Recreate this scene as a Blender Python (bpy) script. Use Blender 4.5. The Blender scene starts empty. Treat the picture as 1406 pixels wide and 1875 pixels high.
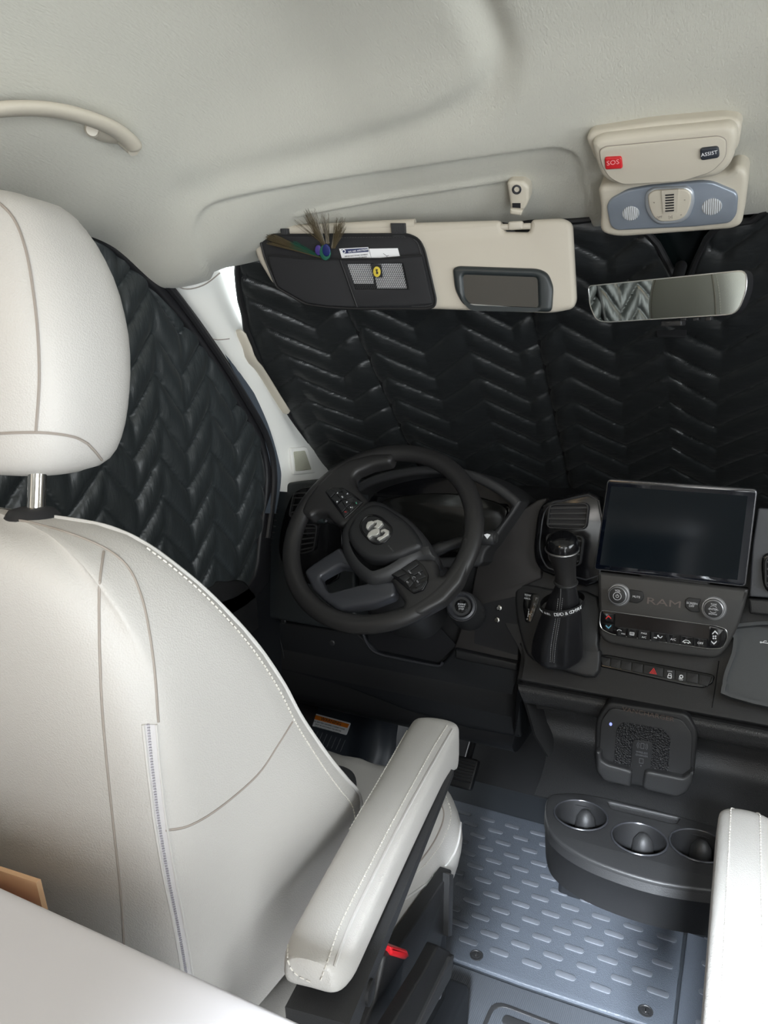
import bpy, bmesh, math, random
from mathutils import Vector as V, Matrix, noise
from mathutils.geometry import tessellate_polygon
from mathutils.bvhtree import BVHTree
random.seed(4)
SC = bpy.context.scene
COL = SC.collection
PI = math.pi
# ------------------------------------------------------------------ camera
YAW, PIT, FPX = math.radians(26.4), math.radians(10.8), 1360.0
CAM = V((0.12, 0.0, 1.2))
cam = bpy.data.cameras.new('camera'); co = bpy.data.objects.new('camera', cam); COL.objects.link(co)
co.location = CAM; co.rotation_euler = (PI/2 - PIT, 0, YAW)
cam.sensor_fit = 'VERTICAL'; cam.sensor_height = 24.0; cam.lens = 24.0*FPX/1875.0
cam.clip_start = 0.02; SC.camera = co
# ------------------------------------------------------------------ light
W = bpy.data.worlds.new('daylight'); SC.world = W; W.use_nodes = True
bg = W.node_tree.nodes['Background']; bg.inputs[0].default_value = (0.93, 0.98, 1.0, 1); bg.inputs[1].default_value = 5.5
def area(name, loc, target, sx, sy, power, col, portal=False, spread=None):
    l = bpy.data.lights.new(name, 'AREA'); l.shape = 'RECTANGLE'; l.size = sx; l.size_y = sy; l.energy = power; l.color = col
    if spread: l.spread = math.radians(spread)
    o = bpy.data.objects.new(name, l); COL.objects.link(o); o.location = loc
    o.rotation_euler = (V(target)-V(loc)).to_track_quat('-Z', 'Y').to_euler(); return o
area('sliding_door_daylight', (0.93, -0.48, 1.0), (-0.35, 0.95, 0.55), 1.0, 1.25, 17, (0.93, 0.97, 1.0))
area('passenger_side_fill', (0.86, 0.75, 1.18), (-0.3, 1.2, 0.4), 0.75, 0.42, 8.5, (0.90, 0.96, 1.0))  # added fill from the passenger side, the wall has no opening here
area('floor_beam_fill', (0.30, -0.9, 1.62), (-0.04, 1.30, 0.0), 0.16, 0.16, 4.6, (0.84, 0.92, 1.0), spread=20)  # added narrow beam that brightens the floor between the seats
area('rear_bounce_fill', (-0.1, -1.25, 1.64), (-0.2, -1.0, 0.0), 0.5, 0.5, 5, (1.0, 0.97, 0.93))  # added overhead fill that bounces around the rear cabin
area('cabin_lamp', (-0.55, -0.45, 1.60), (-0.6, 0.4, 1.1), 0.2, 0.2, 1.4, (1.0, 0.66, 0.34))
SC.view_settings.view_transform = 'Standard'; SC.view_settings.look = 'None'
SC.view_settings.gamma = 1; SC.view_settings.use_curve_mapping = False
SC.view_settings.exposure = 0.25
# ------------------------------------------------------------------ rays of the reference view -> points in the van
_R = co.rotation_euler.to_matrix()
def ray(x, y): return _R @ V(((x-703)/FPX, (937.5-y)/FPX, -1.0))
def aY(x, y, Y): d = ray(x, y); return CAM + d*((Y-CAM.y)/d.y)
def aX(x, y, X): d = ray(x, y); return CAM + d*((X-CAM.x)/d.x)
def aZ(x, y, Z): d = ray(x, y); return CAM + d*((Z-CAM.z)/d.z)
class Fr:
    """a flat working plane standing in the van: origin o, right u, up v, towards the cabin n"""
    def __init__(s, o, tilt=0, yaw=0, roll=0):
        t, a = math.radians(tilt), math.radians(yaw)
        s.o = V(o); s.u = V((math.cos(a), math.sin(a), 0))
        s.n = V((math.sin(a)*math.cos(t), -math.cos(a)*math.cos(t), math.sin(t)))
        s.v = s.n.cross(s.u)
        if roll:
            r = math.radians(roll); s.u, s.v = s.u*math.cos(r)+s.v*math.sin(r), s.v*math.cos(r)-s.u*math.sin(r)
    def P(s, a, b, c=0): return s.o + s.u*a + s.v*b + s.n*c
    def px(s, x, y, c=0):
        d = ray(x, y); p = s.o + s.n*c
        q = CAM + d*((p-CAM).dot(s.n)/d.dot(s.n)) - s.o
        return (q.dot(s.u), q.dot(s.v))
    def pp(s, pts, c=0): return [s.px(x, y, c) for x, y in pts]
def FrX(X, o=(0,0,0)):
    f = Fr(o); f.o = V((X, 0, 0)); f.u = V((0, 1, 0)); f.v = V((0, 0, 1)); f.n = V((1, 0, 0)); return f
def FrZ(Z):
    f = Fr((0,0,Z)); f.u = V((1,0,0)); f.v = V((0,1,0)); f.n = V((0,0,1)); return f
def smooth_poly(pts, n=5, closed=False):
    out = []; N = len(pts)
    rng = range(N if closed else N-1)
    for i in rng:
        g = lambda k: V(pts[k % N]) if closed else V(pts[max(0, min(N-1, k))])
        p0, p1, p2, p3 = g(i-1), g(i), g(i+1), g(i+2)
        for k in range(n):
            t = k/n
            q = 0.5*((2*p1)+(p2-p0)*t+(2*p0-5*p1+4*p2-p3)*t*t+(3*p1-3*p2+p3-p0)*t**3)
            out.append(tuple(q))
    if not closed: out.append(tuple(pts[-1]))
    return out
def rnd(pts, r, n=4):
    """round the corners of a 2D polygon"""
    out = []; N = len(pts)
    for i in range(N):
        p = V(pts[i][:2]); a = V(pts[i-1][:2])-p; b = V(pts[(i+1) % N][:2])-p
        la, lb = a.length, b.length
        rr = min(r if not isinstance(r, (list, tuple)) else r[i], la*.48, lb*.48)
        if rr < 1e-6: out.append(tuple(p)); continue
        A = p+a.normalized()*rr; B = p+b.normalized()*rr
        for k in range(n+1):
            t = k/n; out.append(tuple(A*(1-t)**2+p*2*t*(1-t)+B*t*t))
    return out
def rect(cx, cy, w, h, r=0, n=4):
    p = [(cx-w/2, cy-h/2), (cx+w/2, cy-h/2), (cx+w/2, cy+h/2), (cx-w/2, cy+h/2)]
    return rnd(p, r, n) if r else p
def circ(cx, cy, r, n=32, ry=None): return [(cx+r*math.cos(2*PI*k/n), cy+(ry or r)*math.sin(2*PI*k/n)) for k in range(n)]
def area2(p): return 0.5*sum(p[i-1][0]*p[i][1]-p[i][0]*p[i-1][1] for i in range(len(p)))
def offset(p, d):
    N = len(p); out = []
    for i in range(N):
        a = V(p[i-1][:2]); b = V(p[i][:2]); c = V(p[(i+1) % N][:2])
        e1 = (b-a); e2 = (c-b)
        if e1.length < 1e-9: e1 = e2
        if e2.length < 1e-9: e2 = e1
        if e1.length < 1e-9: out.append(tuple(b)); continue
        e1.normalize(); e2.normalize()
        n1 = V((-e1.y, e1.x)); n2 = V((-e2.y, e2.x)); m = n1+n2
        if m.length < 1e-3: m = n1.copy()
        m.normalize(); k = d/max(.45, m.dot(n1)); out.append(tuple(b+m*k))
    return out
class M:
    def __init__(s): s.v = []; s.f = []; s.m = []
    def add(s, vs, fs, mi=0):
        b = len(s.v); s.v += [tuple(x) for x in vs]; s.f += [tuple(b+i for i in f) for f in fs]; s.m += [mi]*len(fs); return s
    def prism(s, fr, pts, c0, c1, bev=0, seg=3, holes=(), mi=0, back=True):
        loops = [pts if area2(pts) > 0 else pts[::-1]] + [h if area2(h) < 0 else h[::-1] for h in holes]
        tops = []; bots = []
        for L in loops:
            rings = [(0, c0)]
            if bev > 0:
                for k in range(seg+1):
                    a = k/seg*PI/2; rings.append((bev*(1-math.cos(a)), c1-bev+bev*math.sin(a)))
            else: rings.append((0, c1))
            base = len(s.v); N = len(L)
            for d, c in rings:
                q = offset(L, d) if d else L
                s.v += [tuple(fr.P(x, y, c)) for x, y in q]
            for r in range(len(rings)-1):
                for i in range(N):
                    j = (i+1) % N
                    s.f.append((base+r*N+i, base+r*N+j, base+(r+1)*N+j, base+(r+1)*N+i)); s.m.append(mi)
            d = rings[-1][0]; q = offset(L, d) if d else L
            tops.append((base+(len(rings)-1)*N, q)); bots.append((base, L))
        def cap(lst, flip):
            idx = []; pl = []
            for b, q in lst:
                idx += [b+i for i in range(len(q))]; pl.append([V((x, y, 0)) for x, y in q])
            for t in tessellate_polygon(pl):
                a = [idx[i] for i in t]
                p = [s.v[i] for i in a]
                nn = (V(p[1])-V(p[0])).cross(V(p[2])-V(p[0])).dot(fr.n)
                if (nn < 0) != flip: a = a[::-1]
                s.f.append(tuple(a)); s.m.append(mi)
        cap(tops, False)
        if back: cap(bots, True)
        return s
    def rings(s, R, cap0=True, cap1=True, closed=True, mi=0, loop=False):
        b = len(s.v); N = len(R[0])
        for r in R: s.v += [tuple(p) for p in r]
        K = len(R)
        for i in range(K if loop else K-1):
            for j in range(N if closed else N-1):
                k = (j+1) % N; i2 = (i+1) % K
                s.f.append((b+i*N+j, b+i*N+k, b+i2*N+k, b+i2*N+j)); s.m.append(mi)
        if not loop and closed:
            if cap0: s.f.append(tuple(b+j for j in range(N))[::-1]); s.m.append(mi)
            if cap1: s.f.append(tuple(b+(K-1)*N+j for j in range(N))); s.m.append(mi)
        return s
    def sweep(s, path, prof, closed=False, up=None, mi=0, scale=None):
        P = [V(p) for p in path]; N = len(P); R = []
        ref = V(up) if up else None; prev = None
        for i in range(N):
            if closed: t = P[(i+1) % N]-P[i-1]
            else: t = P[min(i+1, N-1)]-P[max(i-1, 0)]
            t.normalize()
            if ref is not None: a = ref-t*ref.dot(t)
            elif prev is None:
                a = V((0, 0, 1)) if abs(t.z) < .9 else V((1, 0, 0)); a = a-t*a.dot(t)
            else: a = prev-t*prev.dot(t)
            a.normalize(); prev = a; b = t.cross(a); k = scale[i] if scale else 1
            R.append([P[i]+b*x*k+a*y*k for x, y in prof])
        return s.rings(R, loop=closed, mi=mi)
    def tube(s, path, r, n=8, closed=False, mi=0):
        if isinstance(r, (list, tuple)):
            return s.sweep(path, circ(0, 0, 1, n), closed, mi=mi, scale=r)
        return s.sweep(path, circ(0, 0, r, n), closed, mi=mi)
    def lathe(s, o, ax, prof, n=32, mi=0, cap0=True):
        ax = V(ax).normalized(); a = V((0, 0, 1)) if abs(ax.z) < .9 else V((1, 0, 0)); a = (a-ax*a.dot(ax)).normalized(); b = ax.cross(a)
        return s.rings([[V(o)+ax*h+(a*math.cos(2*PI*k/n)+b*math.sin(2*PI*k/n))*max(r, 1e-5) for k in range(n)] for r, h in prof], mi=mi, cap0=cap0)
    def box(s, c, d, bev=0, fr=None, mi=0):
        f = fr or FrZ(0)
        if fr is None: f.o = V((c[0], c[1], c[2])); cc = 0
        else: f = Fr((0,0,0)); f.u, f.v, f.n = fr.u, fr.v, fr.n; f.o = V(c)
        return s.prism(f, rect(0, 0, d[0], d[1], bev*1.2, 3), -d[2]/2, d[2]/2, bev, mi=mi)
    def grid(s, G, mi=0, flip=False):
        return s.rings(G, closed=False, mi=mi) if not flip else s.rings([r[::-1] for r in G], closed=False, mi=mi)
    def bvh(s): return BVHTree.FromPolygons([V(v) for v in s.v], s.f)
def drape(bv, pts, off=.001, n=4, fallback=None):
    out = []
    for x, y in (smooth_poly(pts, n) if n > 1 else pts):
        d = ray(x, y).normalized(); h = bv.ray_cast(CAM, d)
        if h[0] is not None:
            nn = h[1] if h[1].dot(d) < 0 else -h[1]
            out.append(h[0]+nn*off)
    return out
def stitches(path, gap=.006, r=.0007, ln=.0036):
    m = M(); P = [V(p) for p in path]; acc = 0
    for i in range(len(P)-1):
        d = P[i+1]-P[i]; L = d.length
        if L < 1e-6 or L > .08: continue
        d = d/L; t = -acc % gap
        while t < L:
            a = P[i]+d*t; m.tube([a-d*ln/2, a+d*ln/2], r, 5); t += gap
        acc += L
    return m
# ------------------------------------------------------------------ materials
MATS = {}
def mat(name, col, rough=.5, metal=0, bump=None, spec=None, vary=0, coat=0, sheen=0, emit=None, trans=0, ior=None, alpha=None):
    if name in MATS: return MATS[name]
    m = bpy.data.materials.new(name); m.use_nodes = True; nt = m.node_tree; b = nt.nodes['Principled BSDF']
    c = (*col, 1); b.inputs['Base Color'].default_value = c; b.inputs['Roughness'].default_value = rough; b.inputs['Metallic'].default_value = metal
    if spec is not None: b.inputs['Specular IOR Level'].default_value = spec
    if coat: b.inputs['Coat Weight'].default_value = coat; b.inputs['Coat Roughness'].default_value = .08
    if sheen: b.inputs['Sheen Weight'].default_value = sheen; b.inputs['Sheen Roughness'].default_value = .4
    if trans: b.inputs['Transmission Weight'].default_value = trans
    if ior: b.inputs['IOR'].default_value = ior
    if alpha is not None: b.inputs['Alpha'].default_value = alpha
    if emit: b.inputs['Emission Color'].default_value = (*emit[0], 1); b.inputs['Emission Strength'].default_value = emit[1]
    tc = nt.nodes.new('ShaderNodeTexCoord')
    if bump:
        kind, scale, strength, dist = bump[:4]; stretch = bump[4] if len(bump) > 4 else (1, 1, 1)
        mp = nt.nodes.new('ShaderNodeMapping'); mp.inputs['Scale'].default_value = stretch; nt.links.new(tc.outputs['Object'], mp.inputs[0])
        if kind == 'voronoi':
            t = nt.nodes.new('ShaderNodeTexVoronoi'); t.inputs['Scale'].default_value = scale; out = t.outputs['Distance']
        elif kind == 'wave':
            t = nt.nodes.new('ShaderNodeTexWave'); t.inputs['Scale'].default_value = scale; t.inputs['Distortion'].default_value = 0; out = t.outputs['Fac']
        else:
            t = nt.nodes.new('ShaderNodeTexNoise'); t.inputs['Scale'].default_value = scale; t.inputs['Detail'].default_value = 5; out = t.outputs[0]
        nt.links.new(mp.outputs[0], t.inputs['Vector'])
        bn = nt.nodes.new('ShaderNodeBump'); bn.inputs['Strength'].default_value = strength; bn.inputs['Distance'].default_value = dist
        nt.links.new(out, bn.inputs['Height']); nt.links.new(bn.outputs[0], b.inputs['Normal'])
    if vary:
        n2 = nt.nodes.new('ShaderNodeTexNoise'); n2.inputs['Scale'].default_value = 6 if not bump or vary < .2 else 30; n2.inputs['Detail'].default_value = 6
        nt.links.new(tc.outputs['Object'], n2.inputs['Vector'])
        mx = nt.nodes.new('ShaderNodeMixRGB'); mx.inputs[1].default_value = (*[x*(1-vary) for x in col], 1); mx.inputs[2].default_value = (*[min(1, x*(1+vary)) for x in col], 1)
        nt.links.new(n2.outputs[0], mx.inputs[0]); nt.links.new(mx.outputs[0], b.inputs['Base Color'])
    MATS[name] = m; return m
leather = mat('pebbled_light_grey_leather', (.49, .472, .448), .48, bump=('voronoi', 620, .22, .0012), vary=.04)
leatherf = mat('smooth_light_grey_leather', (.56, .545, .525), .45, bump=('noise', 380, .12, .0008), vary=.03)
thread = mat('pale_thread', (.66, .63, .58), .7)
seamm = mat('leather_seam', (.30, .265, .235), .6)  # seam tubes coloured darker in place of the shade in a crease
fleece = mat('headliner_fabric', (.54, .53, .47), .95, bump=('noise', 420, .5, .0016, (1, .35, 1)), vary=.08, sheen=.2)
trimw = mat('ivory_plastic', (.56, .515, .43), .42, bump=('noise', 900, .1, .0004))
pillar = mat('pillar_trim_plastic', (.86, .86, .82), .45, bump=('noise', 900, .1, .0004))
visorm = mat('visor_vinyl', (.52, .475, .40), .6, bump=('noise', 700, .15, .0005))
dark = mat('dark_grained_plastic', (.017, .017, .018), .48, bump=('noise', 800, .35, .0008), vary=.1)
dark2 = mat('charcoal_plastic', (.028, .028, .029), .44, bump=('noise', 900, .4, .0008), vary=.1)
darkn = mat('black_knee_panel_plastic', (.007, .008, .010), .6, bump=('noise', 700, .3, .0008))
rimm = mat('wheel_leather', (.022, .021, .021), .42, bump=('voronoi', 900, .12, .0006))
silk = mat('satin_grey_spoke', (.045, .046, .052), .30, metal=.2)
gloss = mat('piano_black', (.005, .005, .006), .14)
screenm = mat('black_screen_glass', (.004, .006, .012), .06, coat=.6)
screeng = mat('screen_active_area', (.005, .009, .013), .10, spec=.25)  # active panel of the switched-off display, its own near-black tone
lensm = mat('cluster_lens', (.012, .012, .011), .14)
chrome = mat('chrome', (.82, .80, .76), .12, metal=1)
steel = mat('brushed_silver', (.62, .62, .62), .3, metal=1)
quilt = mat('black_quilted_nylon', (.016, .018, .019), .38, bump=('noise', 40, .35, .004, (1, 1, 3.0)), spec=.6, sheen=.1)
quilt2 = mat('quilted_nylon_side_lit', (.028, .034, .036), .38, bump=('noise', 40, .3, .004, (1, 3.0, .8)), spec=.65, sheen=.1)  # base colour lifted to stand in for sheen where light falls
binding = mat('black_binding', (.010, .010, .011), .6)
neop = mat('black_neoprene', (.012, .012, .014), .8, bump=('noise', 600, .2, .0005))
rubber = mat('black_rubber', (.010, .010, .012), .55)
seal = mat('blue_grey_door_seal', (.06, .075, .095), .6)
floorm = mat('slate_rubber_mat', (.085, .096, .115), .5, bump=('voronoi', 520, .5, .0012), vary=.08)
pillm = mat('worn_mat_lozenge', (.12, .128, .145), .42, vary=.25, bump=('noise', 300, .2, .0004))
lever_l = mat('black_boot_leather', (.014, .014, .016), .32, bump=('noise', 300, .2, .0008))
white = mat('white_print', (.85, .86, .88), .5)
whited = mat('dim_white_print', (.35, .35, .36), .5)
paper = mat('white_card', (.80, .80, .82), .6)
navy = mat('navy_print', (.02, .03, .10), .6)
redp = mat('red_print', (.75, .03, .03), .4)
bluep = mat('blue_print', (.15, .45, .60), .5)
red = mat('red_button_plastic', (.55, .015, .02), .35)
orange = mat('orange_print', (.85, .22, .01), .5)
blackp = mat('black_print', (.02, .015, .015), .6)
mirror = mat('mirror_glass', (.74, .78, .73), .015, metal=1)
mirrord = mat('dim_mirror_glass', (.22, .22, .22), .02, metal=1)
silverpl = mat('silver_blue_plastic', (.30, .34, .40), .32, metal=.45)
lamp = mat('frosted_lamp_lens', (.62, .64, .66), .3, bump=('wave', 120, .8, .002))
table_m = mat('white_laminate', (.58, .56, .57), .35)
card_m = mat('tan_cardboard', (.55, .34, .19), .85, vary=.12)
pink = mat('pink_cover', (.45, .10, .16), .6)
yellow = mat('yellow_print', (.62, .48, .05), .5)
meshm = mat('white_mesh_thread', (.62, .62, .64), .6)
webb = mat('black_webbing', (.03, .03, .032), .75, bump=('wave', 180, .8, .001))
glassm = mat('window_glass', (.9, .95, .93), .02, trans=1, ior=1.02)
frit = mat('black_glass_frit', (.006, .010, .010), .25)
# ------------------------------------------------------------------ object makers
def link(name, m, mats, parent=None, flat=False, ang=38):
    org = V((0, 0, 0))
    if parent is None and m.v:
        xs = [p[0] for p in m.v]; ys = [p[1] for p in m.v]; zs = [p[2] for p in m.v]
        org = V(((min(xs)+max(xs))/2, (min(ys)+max(ys))/2, min(zs)))
    elif parent is not None: org = V(parent['_o']) if '_o' in parent else V(parent.location)
    me = bpy.data.meshes.new(name); me.from_pydata([V(p)-org for p in m.v], [], m.f)
    if not isinstance(mats, (list, tuple)): mats = [mats]
    for q in mats: me.materials.append(q)
    if len(mats) > 1: me.polygons.foreach_set('material_index', m.m)
    bm = bmesh.new(); bm.from_mesh(me); bmesh.ops.remove_doubles(bm, verts=bm.verts, dist=1e-6)
    bmesh.ops.recalc_face_normals(bm, faces=bm.faces)
    a = math.radians(ang)
    for e in bm.edges:
        e.smooth = len(e.link_faces) == 2 and e.calc_face_angle(0) < a
    for f in bm.faces: f.smooth = not flat
    bm.to_mesh(me); bm.free()
    o = bpy.data.objects.new(name, me); COL.objects.link(o)
    if parent is None: o.location = org
    else: o.parent = parent; 
    o['_o'] = tuple(org) if parent is not None else tuple(org)
    if parent is not None: o.location = (0, 0, 0)
    return o
def thing(name, label, cat, loc, group=None):
    o = bpy.data.objects.new(name, None); o.empty_display_size = .05; COL.objects.link(o); o.location = loc
    o['label'] = label; o['category'] = cat; o['_o'] = tuple(loc)
    if group: o['group'] = group
    return o
def tag(o, label, cat, group=None):
    o['label'] = label; o['category'] = cat
    if group: o['group'] = group
    return o
def struct(name, m, mt, label=None, parent=None, ang=38):
    o = link(name, m, mt, parent, ang=ang)
    if parent is None:
        o['kind'] = 'structure'
        if label: o['label'] = label
        o['category'] = name.split('_')[0]
    return o
def text_m(fr, s, a, b, size, rot=0, c=.0006, ext=.0002, sx=1, align='CENTER', m=None, shear=0):
    cu = bpy.data.curves.new('t', 'FONT'); cu.body = s; cu.size = size; cu.align_x = align; cu.align_y = 'CENTER'; cu.extrude = ext; cu.resolution_u = 2; cu.shear = shear
    o = bpy.data.objects.new('t', cu); COL.objects.link(o)
    bpy.context.view_layer.update()
    me = bpy.data.meshes.new_from_object(o.evaluated_get(bpy.context.evaluated_depsgraph_get()))
    r = math.radians(rot); m = m or M()
    vs = []
    for v in me.vertices:
        x, y = v.co.x*sx, v.co.y
        vs.append(fr.P(a+x*math.cos(r)-y*math.sin(r), b+x*math.sin(r)+y*math.cos(r), c+v.co.z))
    m.add(vs, [tuple(p.vertices) for p in me.polygons])
    bpy.data.objects.remove(o); bpy.data.curves.remove(cu); bpy.data.meshes.remove(me)
    return m
def pxt(fr, s, x, y, size, rot=0, c=.0006, sx=1, m=None, shear=0, ext=.0002):
    a, b = fr.px(x, y, c); return text_m(fr, s, a, b, size, rot, c, ext, sx, m=m, shear=shear)
def lerp(a, b, t): return a+(b-a)*t
def interp(tab, x):
    if x <= tab[0][0]: return tab[0][1]
    for (a, p), (b, q) in zip(tab, tab[1:]):
        if x <= b:
            t = (x-a)/(b-a); return p+(q-p)*t
    return tab[-1][1]
def sinterp(tab, x):
    """smooth (monotone-ish cosine-free) interpolation: Catmull-Rom over the table"""
    if x <= tab[0][0]: return tab[0][1]
    if x >= tab[-1][0]: return tab[-1][1]
    for i in range(len(tab)-1):
        if x <= tab[i+1][0]:
            x1, y1 = tab[i]; x2, y2 = tab[i+1]
            x0, y0 = tab[i-1] if i else (2*x1-x2, y1); x3, y3 = tab[i+2] if i+2 < len(tab) else (2*x2-x1, y2)
            m1 = (y2-y0)/(x2-x0)*(x2-x1); m2 = (y3-y1)/(x3-x1)*(x2-x1); t = (x-x1)/(x2-x1)
            return (2*t**3-3*t*t+1)*y1+(t**3-2*t*t+t)*m1+(-2*t**3+3*t*t)*y2+(t**3-t*t)*m2
def sstep(t): t = max(0, min(1, t)); return t*t*(3-2*t)
# ================================================================== SETTING
# --- headliner
def Yf(x): return 1.245-.27*x*x
ZC = [(-2.6, 1.70), (.5, 1.675), (.72, 1.66), (.85, 1.635), (.95, 1.60), (1.03, 1.548), (1.09, 1.508), (1.15, 1.478), (1.245, 1.43)]
ZE = [(-2.6, 1.45), (.5, 1.435), (.8, 1.412), (.9, 1.40), (1.0, 1.350), (1.05, 1.353), (1.1, 1.372)]
def ceil_z(x, y):
    yp = y+.27*x*x
    zc = sinterp(ZC, yp); s = (abs(x)-.40)/.40
    ze = sinterp(ZE, y); k = sstep(s)
    z = lerp(zc, ze, k*k*.4+k*.6)
    # raised lip around the sun visor tray and an added shade-making groove running back from it
    return z
G = []
ys = []
for i in range(261): ys.append(i/260)
for j in range(301):
    X = lerp(-.80, .86, j/300); row = []
    for t in ys:
        y1 = Yf(X); Y = lerp(-2.4, .45, t/.15) if t < .15 else lerp(.45, y1, (t-.15)/.85)
        row.append((X, Y, ceil_z(X, Y)))
    # roll the front edge up and forward
    row.append((X, Yf(X)+.012, ceil_z(X, Yf(X))+.004)); row.append((X, Yf(X)+.016, ceil_z(X, Yf(X))+.03))
    G.append(row)
pre = M().grid(G).bvh()
def onceil(pts, n=6): return [V((p.x, p.y)) for p in drape(pre, pts, 0, n)]
streak_groove = onceil([(862, -60), (880, 0), (905, 60), (914, 108), (890, 165), (820, 208), (700, 250), (540, 292), (420, 318), (335, 345)])  # valley shaped in so that its shade draws the soft dark streak
tray_l = onceil([(372, 470), (362, 410), (378, 376), (440, 356), (600, 325), (800, 293), (960, 270), (1020, 264), (1050, 275), (1062, 300), (1072, 350), (1085, 410)])
crease = onceil([(545, 392), (700, 362), (930, 326)])
def dseg(p, L):
    best = (9, 0)
    for k in range(len(L)-1):
        a, b_ = L[k], L[k+1]; ab = b_-a; t = max(0, min(1, (p-a).dot(ab)/max(1e-9, ab.length_squared))); d = (p-a-ab*t)
        if d.length < best[0]: best = (d.length, (k+t)/(len(L)-1), ab.x*(p-a).y-ab.y*(p-a).x)
    return best
for row in G:
    for k, (x, y, z) in enumerate(row[:-2]):
        if y < .5: continue
        p = V((x, y)); g = dseg(p, streak_groove); dz = .020*math.exp(-(g[0]/.022)**2)*(1-.75*g[1])
        q = dseg(p, tray_l)
        if q[0] < .05:
            sg = q[0] if q[2] < 0 else -q[0]      # right of the line = inside the tray
            dz -= .010*sstep((sg+.006)/.014) if sg < .05 else .010
        elif q[2] < 0: dz -= .010
        c = dseg(p, crease)
        if c[0] < .03: dz -= .004*math.exp(-(c[0]/.004)**2)
        row[k] = (x, y, z+dz)
ceil_m = M().grid(G)
struct('ceiling', ceil_m, fleece, 'pale fleece covered headliner above the cab', ang=70)
ceilb = ceil_m.bvh()
# --- shell behind the cab so light only comes through the openings
b = M(); b.box((-.88, -1.1, .75), (.06, 2.7, 1.5)); struct('wall_left', b, mat('cabin_panel', (.45, .42, .38), .7), 'pale side panel of the van body')
b = M(); b.box((.92, .78, .75), (.06, 2.0, 1.5)); b.box((.92, -1.85, .75), (.06, 1.1, 1.5)); b.box((.92, -.72, 1.55), (.06, 1.2, .12)); struct('wall_right', b, MATS['cabin_panel'], 'right side of the van body with the sliding door open')
b = M(); b.box((0, -2.45, .75), (1.9, .06, 1.6)); struct('wall_back', b, MATS['cabin_panel'], 'rear wall of the van')
b = M(); b.box((0, .6, 1.78), (1.9, 6.2, .04)); struct('trim_1', b, mat('roof_skin', (.5, .5, .5), .6), 'outer roof skin above the headliner')
# --- windshield surface
def Yw(x, z): return 1.27+(1.41-z)*1.02-.33*x*x
G = [[(x, Yw(x, z)+.035, z) for z in [lerp(.88, 1.47, k/12) for k in range(13)]] for x in [lerp(-.84, .84, i/30) for i in range(31)]]
struct('window_1', M().grid(G), glassm, 'windshield glass behind the quilted cover')
# black frit and sensor housing at the top middle of the glass
b = M(); G = [[(x, Yw(x, z)+.028, z) for z in [lerp(1.24, 1.47, k/8) for k in range(9)]] for x in [lerp(-.12, .14, i/8) for i in range(9)]]
b.grid(G); link('frit_band', b, frit, bpy.data.objects['window_1'])['kind'] = 'structure'
# --- floor
b = M(); b.box((0, -.3, -.03), (1.8, 4.6, .06)); struct('floor', b, mat('shade_dark_floor_covering', (.03, .034, .04), .6), 'dark rubber cab floor, darkened further for shade')  # floor around the panels coloured darker in place of shade
# --- door side: lower door panel, side glass, seal, pillar
FX = FrX(-.80)
door_out = FX.pp([(-300, 330), (60, 372), (110, 385), (200, 420), (300, 497), (400, 625), (460, 722), (500, 800), (512, 880), (500, 990), (480, 1090), (300, 1180), (-300, 1250)])
door_in = FX.pp([(-280, 400), (60, 402), (112, 412), (195, 447), (290, 530), (380, 640), (440, 740), (480, 810), (492, 880), (480, 980), (455, 1075), (300, 1120), (-280, 1190)])
door_out = smooth_poly(door_out, 4, True); door_in = smooth_poly(door_in, 4, True)
b = M(); b.prism(FrX(-.815), door_out, -.03, .012, .006, holes=[offset(door_in if area2(door_in) > 0 else door_in[::-1], -.0)])
struct('trim_2', b, rubber, 'black rubber door frame and seal around the side window')
b = M()
for off, r, mt in ((.010, .006, 0),):
    pts = smooth_poly([(100, 392), (200, 434), (298, 512), (388, 632), (450, 730), (490, 806), (502, 880), (490, 985)], 6)
    b.tube([aX(x, y, -.797) for x, y in pts], .007, 8)
link('weatherstrip', b, rubber, bpy.data.objects['trim_2'])['kind'] = 'structure'
b = M(); b.prism(FrX(-.85), [(-.3, .55), (1.62, .55), (1.62, 1.0), (1.05, 1.48), (-.3, 1.52)], 0, .004)
struct('window_2', b, glassm, 'driver side window glass behind the quilted cover')
b = M(); b.prism(FrX(-.86), rnd([(-.4, -.02), (1.75, -.02), (1.75, .88), (1.40, .93), (-.4, .90)], .02), -.03, .03, .008)
struct('door_1', b, darkn, 'black lower panel of the driver door')
d1 = bpy.data.objects['door_1']
F = FrX(-.815); b = M(); b.prism(F, rnd(F.pp([(395, 1062), (440, 1062), (462, 1085), (468, 1150), (430, 1175), (330, 1100)]), .01), -.03, .012, .006)
link('armrest_pocket', b, dark, d1)['kind'] = 'structure'
# lower black return of the A pillar beside the dash (blue grey edge)
b = M(); Lp = smooth_poly([(410, 625), (450, 690), (490, 775), (512, 850), (514, 885), (505, 940)], 5); Rp = smooth_poly([(398, 622), (438, 700), (474, 775), (494, 845), (498, 890), (484, 940)], 5)
b.rings([[aX(x, y, -.79), aX(x2, y2, -.80), aX(x2, y2, -.83), aX(x, y, -.83)] for (x, y), (x2, y2) in zip(Lp, Rp)])
link('seal_face', b, seal, bpy.data.objects['trim_2'])['kind'] = 'structure'
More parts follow.
